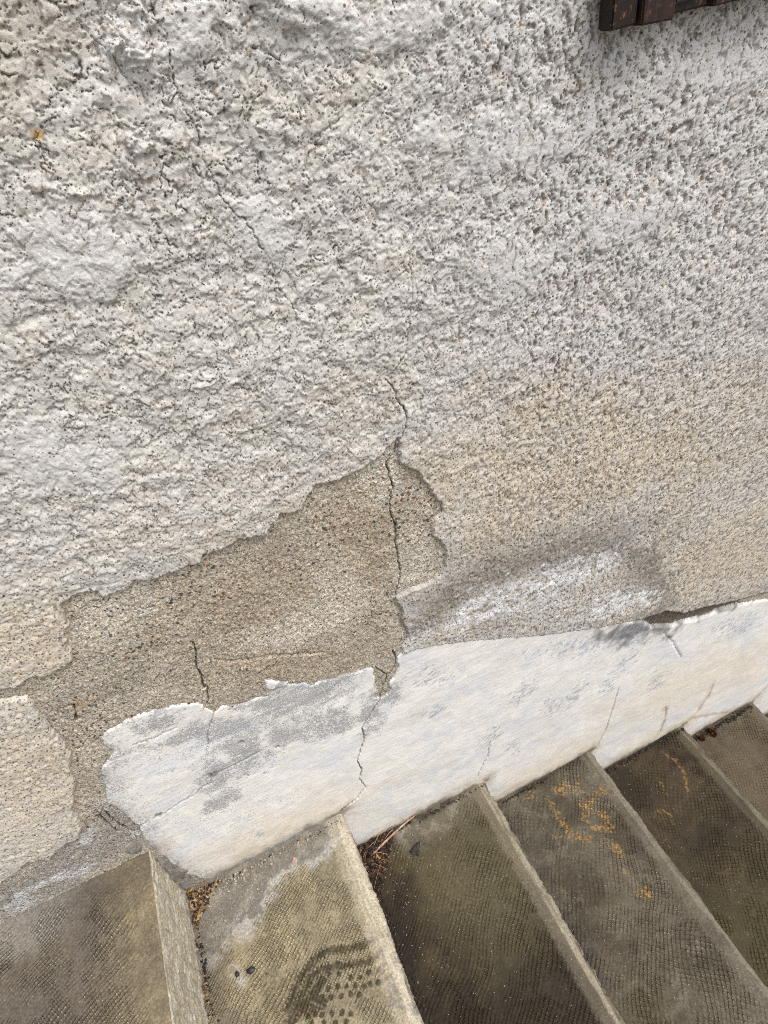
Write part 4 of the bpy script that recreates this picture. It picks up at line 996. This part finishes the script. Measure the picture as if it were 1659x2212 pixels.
def leaf(name, outline2, h, curl, mat, label, lift=0.003, cat='leaf'):
    p = np.array(outline2); c = p.mean(0)
    o3 = wp(float(c[0]), h, float(c[1]))
    bm = bmesh.new()
    n = len(p)
    def pt(q, k):
        d = q - c
        up = lift + curl * (0.5 + 0.5 * math.sin(3.1 * k)) * (np.hypot(*d) / 0.02)
        return wp(float(d[0]), up, float(d[1]))
    ring = [];
    m = 3
    for k in range(n * m):
        a = p[k // m]; b = p[(k // m + 1) % n]; t = (k % m) / m
        q = a * (1 - t) + b * t
        q = c + (q - c) * (1 + 0.05 * math.sin(k * 5.3))
        ring.append(q)
    top = []
    for f in (1.0, 0.6, 0.25):
        top.append([bm.verts.new(pt(c + (q - c) * f, k / 3 + f)) for k, q in enumerate(ring)])
    cc = bm.verts.new(wp(0, lift, 0))
    N = len(ring)
    for a, b in zip(top, top[1:]):
        for k in range(N):
            bm.faces.new((a[k], a[(k + 1) % N], b[(k + 1) % N], b[k]))
    for k in range(N):
        bm.faces.new((top[-1][k], top[-1][(k + 1) % N], cc))
    bmesh.ops.recalc_face_normals(bm, faces=bm.faces)
    bmesh.ops.solidify(bm, geom=bm.faces[:], thickness=0.0006)
    o = bm_obj(name, bm, mat, None, True); o.location = o3
    return tag(o, label, cat)

M_dleaf = mat_plain('rotten_leaf', (0.030, 0.023, 0.020), 0.6, 0.5, 200)
M_yleaf = mat_plain('yellow_leaf', (0.42, 0.24, 0.06), 0.6, 0.4, 200)
M_rleaf = mat_plain('red_leaf', (0.36, 0.15, 0.085), 0.6, 0.4, 260)
M_pleaf = mat_plain('pinkish_leaf', (0.36, 0.27, 0.21), 0.7, 0.3, 260)
leaf('dead_leaf', DATA['bigleaf'], H1, 0.004, M_dleaf, 'dark brown triangular dead leaf flat on the tread right of the reddish twig')
leaf('dead_leaf', DATA['tanleaf0'], H0, 0.007, M_yleaf, 'folded tan leaf in the litter beside the pale riser', 0.008)
def round_outline(c, r, seed, el=1.0):
    rr = random.Random(seed)
    return [(c[0] + r * rr.uniform(.55, 1.2) * math.cos(t), c[1] + el * r * rr.uniform(.55, 1.2) * math.sin(t)) for t in [k * 2 * math.pi / 8 for k in range(8)]]
leaf('dead_leaf', round_outline(DATA['yellowleaf1'][0], 0.008, 3), H1, 0.009, M_yleaf, 'small curled yellow leaf in the dark corner litter below the long reddish twig', 0.006)
def curled(cn, r, seed, label):
    bm = bmesh.new(); rr = random.Random(seed)
    for k in range(5):                                                 # crumpled lobes of one shrivelled leaf
        a = rr.uniform(0, 6.28)
        pts = [Vector((math.cos(a) * r * t * 1.1, math.sin(a) * r * t, 0.002 + r * (0.35 + 0.25 * math.sin(3 * t + k)))) for t in np.linspace(-0.2, 1, 6)]
        wv = Vector((-math.sin(a), math.cos(a), 0.5)) * r * 0.36
        L = [bm.verts.new(p - wv * math.sin(math.pi * (0.12 + 0.8 * j / 5))) for j, p in enumerate(pts)]
        Rr = [bm.verts.new(p + wv * math.sin(math.pi * (0.12 + 0.8 * j / 5)) + Vector((0, 0, r * 0.3))) for j, p in enumerate(pts)]
        for j in range(5):
            bm.faces.new((L[j], L[j + 1], Rr[j + 1], Rr[j]))
    bmesh.ops.solidify(bm, geom=bm.faces[:], thickness=0.0007)
    o = bm_obj('dead_leaf', bm, M_rleaf, None, True); o.location = wp(cn[0], H4, max(cn[1], 0.022))
    return tag(o, label, 'leaf')
curled(DATA['redleaf'][0], 0.015, 1, 'larger of two shrivelled red leaves on the far tread against the painted band')
curled(DATA['redleaf'][1], 0.011, 2, 'smaller of two shrivelled red leaves on the far tread, in its corner')
leaf('dead_leaf', round_outline(DATA['flakeleaf'], 0.006, 9, 1.3), H0, 0.002, M_pleaf, 'small pale pinkish leaf scrap on the grey margin of the boot print tread', 0.0025)

M_peb = mat_plain('black_pebble', (0.018, 0.018, 0.020), 0.45, 0.5, 300, 0.5)
for (a, b, r), lab in zip(DATA['pebbles'], ('largest black pebble lying on the tan tread above the boot print', 'small black pebble left of the largest one on the tan tread', 'tiniest black grit grain right of the largest pebble on the tan tread')):
    bm = bmesh.new(); chunk(bm, (0, 0, r * 0.55), r, int(a * 1e4), 1.0)
    o = bm_obj('pebble', bm, M_peb, None, True); o.location = wp(a, H0, b)
    tag(o, lab, 'pebble')

def scatter(name, n, fn, size, mat, label, seed, flat=1.0):            # heaps of crumbs nobody could count
    rr = random.Random(seed); bm = bmesh.new()
    for _ in range(n):
        px_, h_, pz_ = fn(rr)
        r = size * rr.uniform(0.4, 1.0)
        c = wp(px_, h_, pz_)
        g = bmesh.ops.create_icosphere(bm, subdivisions=1, radius=1)
        ax = Vector((rr.uniform(0.4, 1.5), rr.uniform(0.4, 1.5), rr.uniform(0.3, 0.9) * flat))
        rot = Matrix.Rotation(rr.uniform(0, 6.28), 3, 'Z') @ Matrix.Rotation(rr.uniform(-.7, .7), 3, 'X')
        for v in g['verts']:
            q = v.co * rr.uniform(0.75, 1.2)
            v.co = c + rot @ Vector((q.x * ax.x, q.y * ax.y, q.z * ax.z)) * r
    o = bm_obj(name, bm, mat)
    return tag(o, label, None, None, 'stuff')

M_lit0 = mat_leafy('tan_litter', [(0.03, 0.02, 0.014), (0.12, 0.07, 0.03), (0.30, 0.18, 0.07), (0.02, 0.015, 0.012), (0.20, 0.12, 0.06), (0.38, 0.28, 0.17), (0.05, 0.035, 0.02)], 260)
M_lit1 = mat_leafy('dark_litter', [(0.012, 0.009, 0.008), (0.03, 0.018, 0.012), (0.10, 0.04, 0.022), (0.014, 0.012, 0.010), (0.05, 0.028, 0.016), (0.16, 0.08, 0.04), (0.010, 0.009, 0.008), (0.02, 0.016, 0.013)], 300)
M_grit = mat_leafy('pale_grit', [(0.34, 0.31, 0.26), (0.22, 0.19, 0.15), (0.42, 0.38, 0.31), (0.15, 0.13, 0.10), (0.30, 0.24, 0.17)], 260)
M_soil = mat_leafy('black_soil', [(0.010, 0.009, 0.008), (0.025, 0.020, 0.015), (0.05, 0.04, 0.03), (0.014, 0.012, 0.010)], 300)
def heap(x0, h, z0, rx_, rz_, top):
    def f(rr):
        while True:
            a, b = rr.uniform(0, 1), rr.uniform(0, 1)
            if a + b < 1.0: break
        return (x0 + a * rx_, h + top * (1 - a - b) ** 0.7 * rr.uniform(0.3, 1), z0 + b * rz_)
    return f
scatter('leaf_litter', 260, heap(-0.304, H0, 0.006, 0.060, 0.062, 0.016), 0.0042, M_lit0, 'heap of tan leaf litter', 1, 0.6)
scatter('leaf_litter', 110, heap(-0.307, H0, 0.04, 0.014, 0.16, 0.004), 0.003, M_lit0, 'litter crumbs', 8, 0.6)
scatter('leaf_litter', 340, heap(-0.006, H1, 0.006, 0.085, 0.115, 0.020), 0.0050, M_lit1, 'heap of dark litter', 2, 0.6)
scatter('leaf_litter', 120, heap(-0.006, H1, 0.004, 0.16, 0.022, 0.008), 0.0034, M_lit1, 'dark litter by the wall', 3, 0.6)
scatter('grit', 240, lambda r: (r.uniform(-0.30, -0.15), H0 + 0.002, 0.008 + abs(r.gauss(0, 0.040))), 0.0021, M_grit, 'pale grit', 4)
scatter('grit', 130, lambda r: (r.uniform(0.0, 0.13), H1 + 0.001, 0.01 + abs(r.gauss(0, 0.10))), 0.0015, M_grit, 'pale grit', 5)
def joint(k, a0, a1, zz, s):
    return lambda r: ((lambda t: (STEPS[k - 1][0] + (STEPS[k][0] - STEPS[k - 1][0]) * t, STEPS[k][1] + 0.002, 0.010 + abs(r.gauss(0, zz))))(r.uniform(a0, a1)))
scatter('soil', 70, joint(3, 0.02, 0.55, 0.003, 1), 0.0028, M_soil, 'black soil in the joint', 11)
scatter('soil', 150, joint(4, 0.02, 0.98, 0.004, 1), 0.0034, M_soil, 'black soil in the joint', 12)
scatter('soil', 170, joint(5, 0.05, 0.95, 0.005, 1), 0.0042, M_soil, 'black soil in the joint', 13)
scatter('soil', 60, joint(2, 0.45, 0.98, 0.003, 1), 0.0022, M_soil, 'soil in the joint', 14)
scatter('soil', 130, joint(1, 0.03, 0.97, 0.004, 1), 0.0017, M_lit0, 'dark crumbs in the joint', 15)
scatter('grit', 140, joint(1, 0.03, 0.80, 0.008, 1), 0.0022, M_grit, 'pale grit along the joint', 16)
scatter('soil', 70, lambda r: (-0.303 + abs(r.gauss(0, 0.004)), H0 + 0.002, r.uniform(0.06, 0.30)), 0.0026, M_soil, 'dark crumbs along the riser', 17)
scatter('soil', 90, lambda r: (-0.005 + abs(r.gauss(0, 0.006)), H1 + 0.002, r.uniform(0.08, 0.40)), 0.0026, M_soil, 'dark crumbs along the riser', 18)
bm = bmesh.new()
for j, (a, b, zc, r) in enumerate([(-0.301, 0.120, -0.004, 0.020), (-0.303, 0.078, -0.005, 0.024), (-0.300, 0.035, -0.004, 0.022), (-0.310, 0.180, -0.004, 0.015)]):
    c = wp(a, b, zc); chunk(bm, (c.x, c.y, c.z), r, 70 + j, 0.5)
bmesh.ops.subdivide_edges(bm, edges=bm.edges[:], cuts=2)
from mathutils import noise as mnoise
for v in bm.verts:
    v.co += Vector((1, 0.6, 1)) * 0.0035 * mnoise.fractal(v.co * 90, 0.6, 2.0, 4)
for v in bm.verts: v.co.z = 0.09 + (v.co.z - 0.09) * 1.25
bm_obj('mortar_chunk', bm, mat_plain('broken_mortar', (0.20, 0.185, 0.16), 0.95, 0.5, 380, 0.1, 0.002), wall, False)
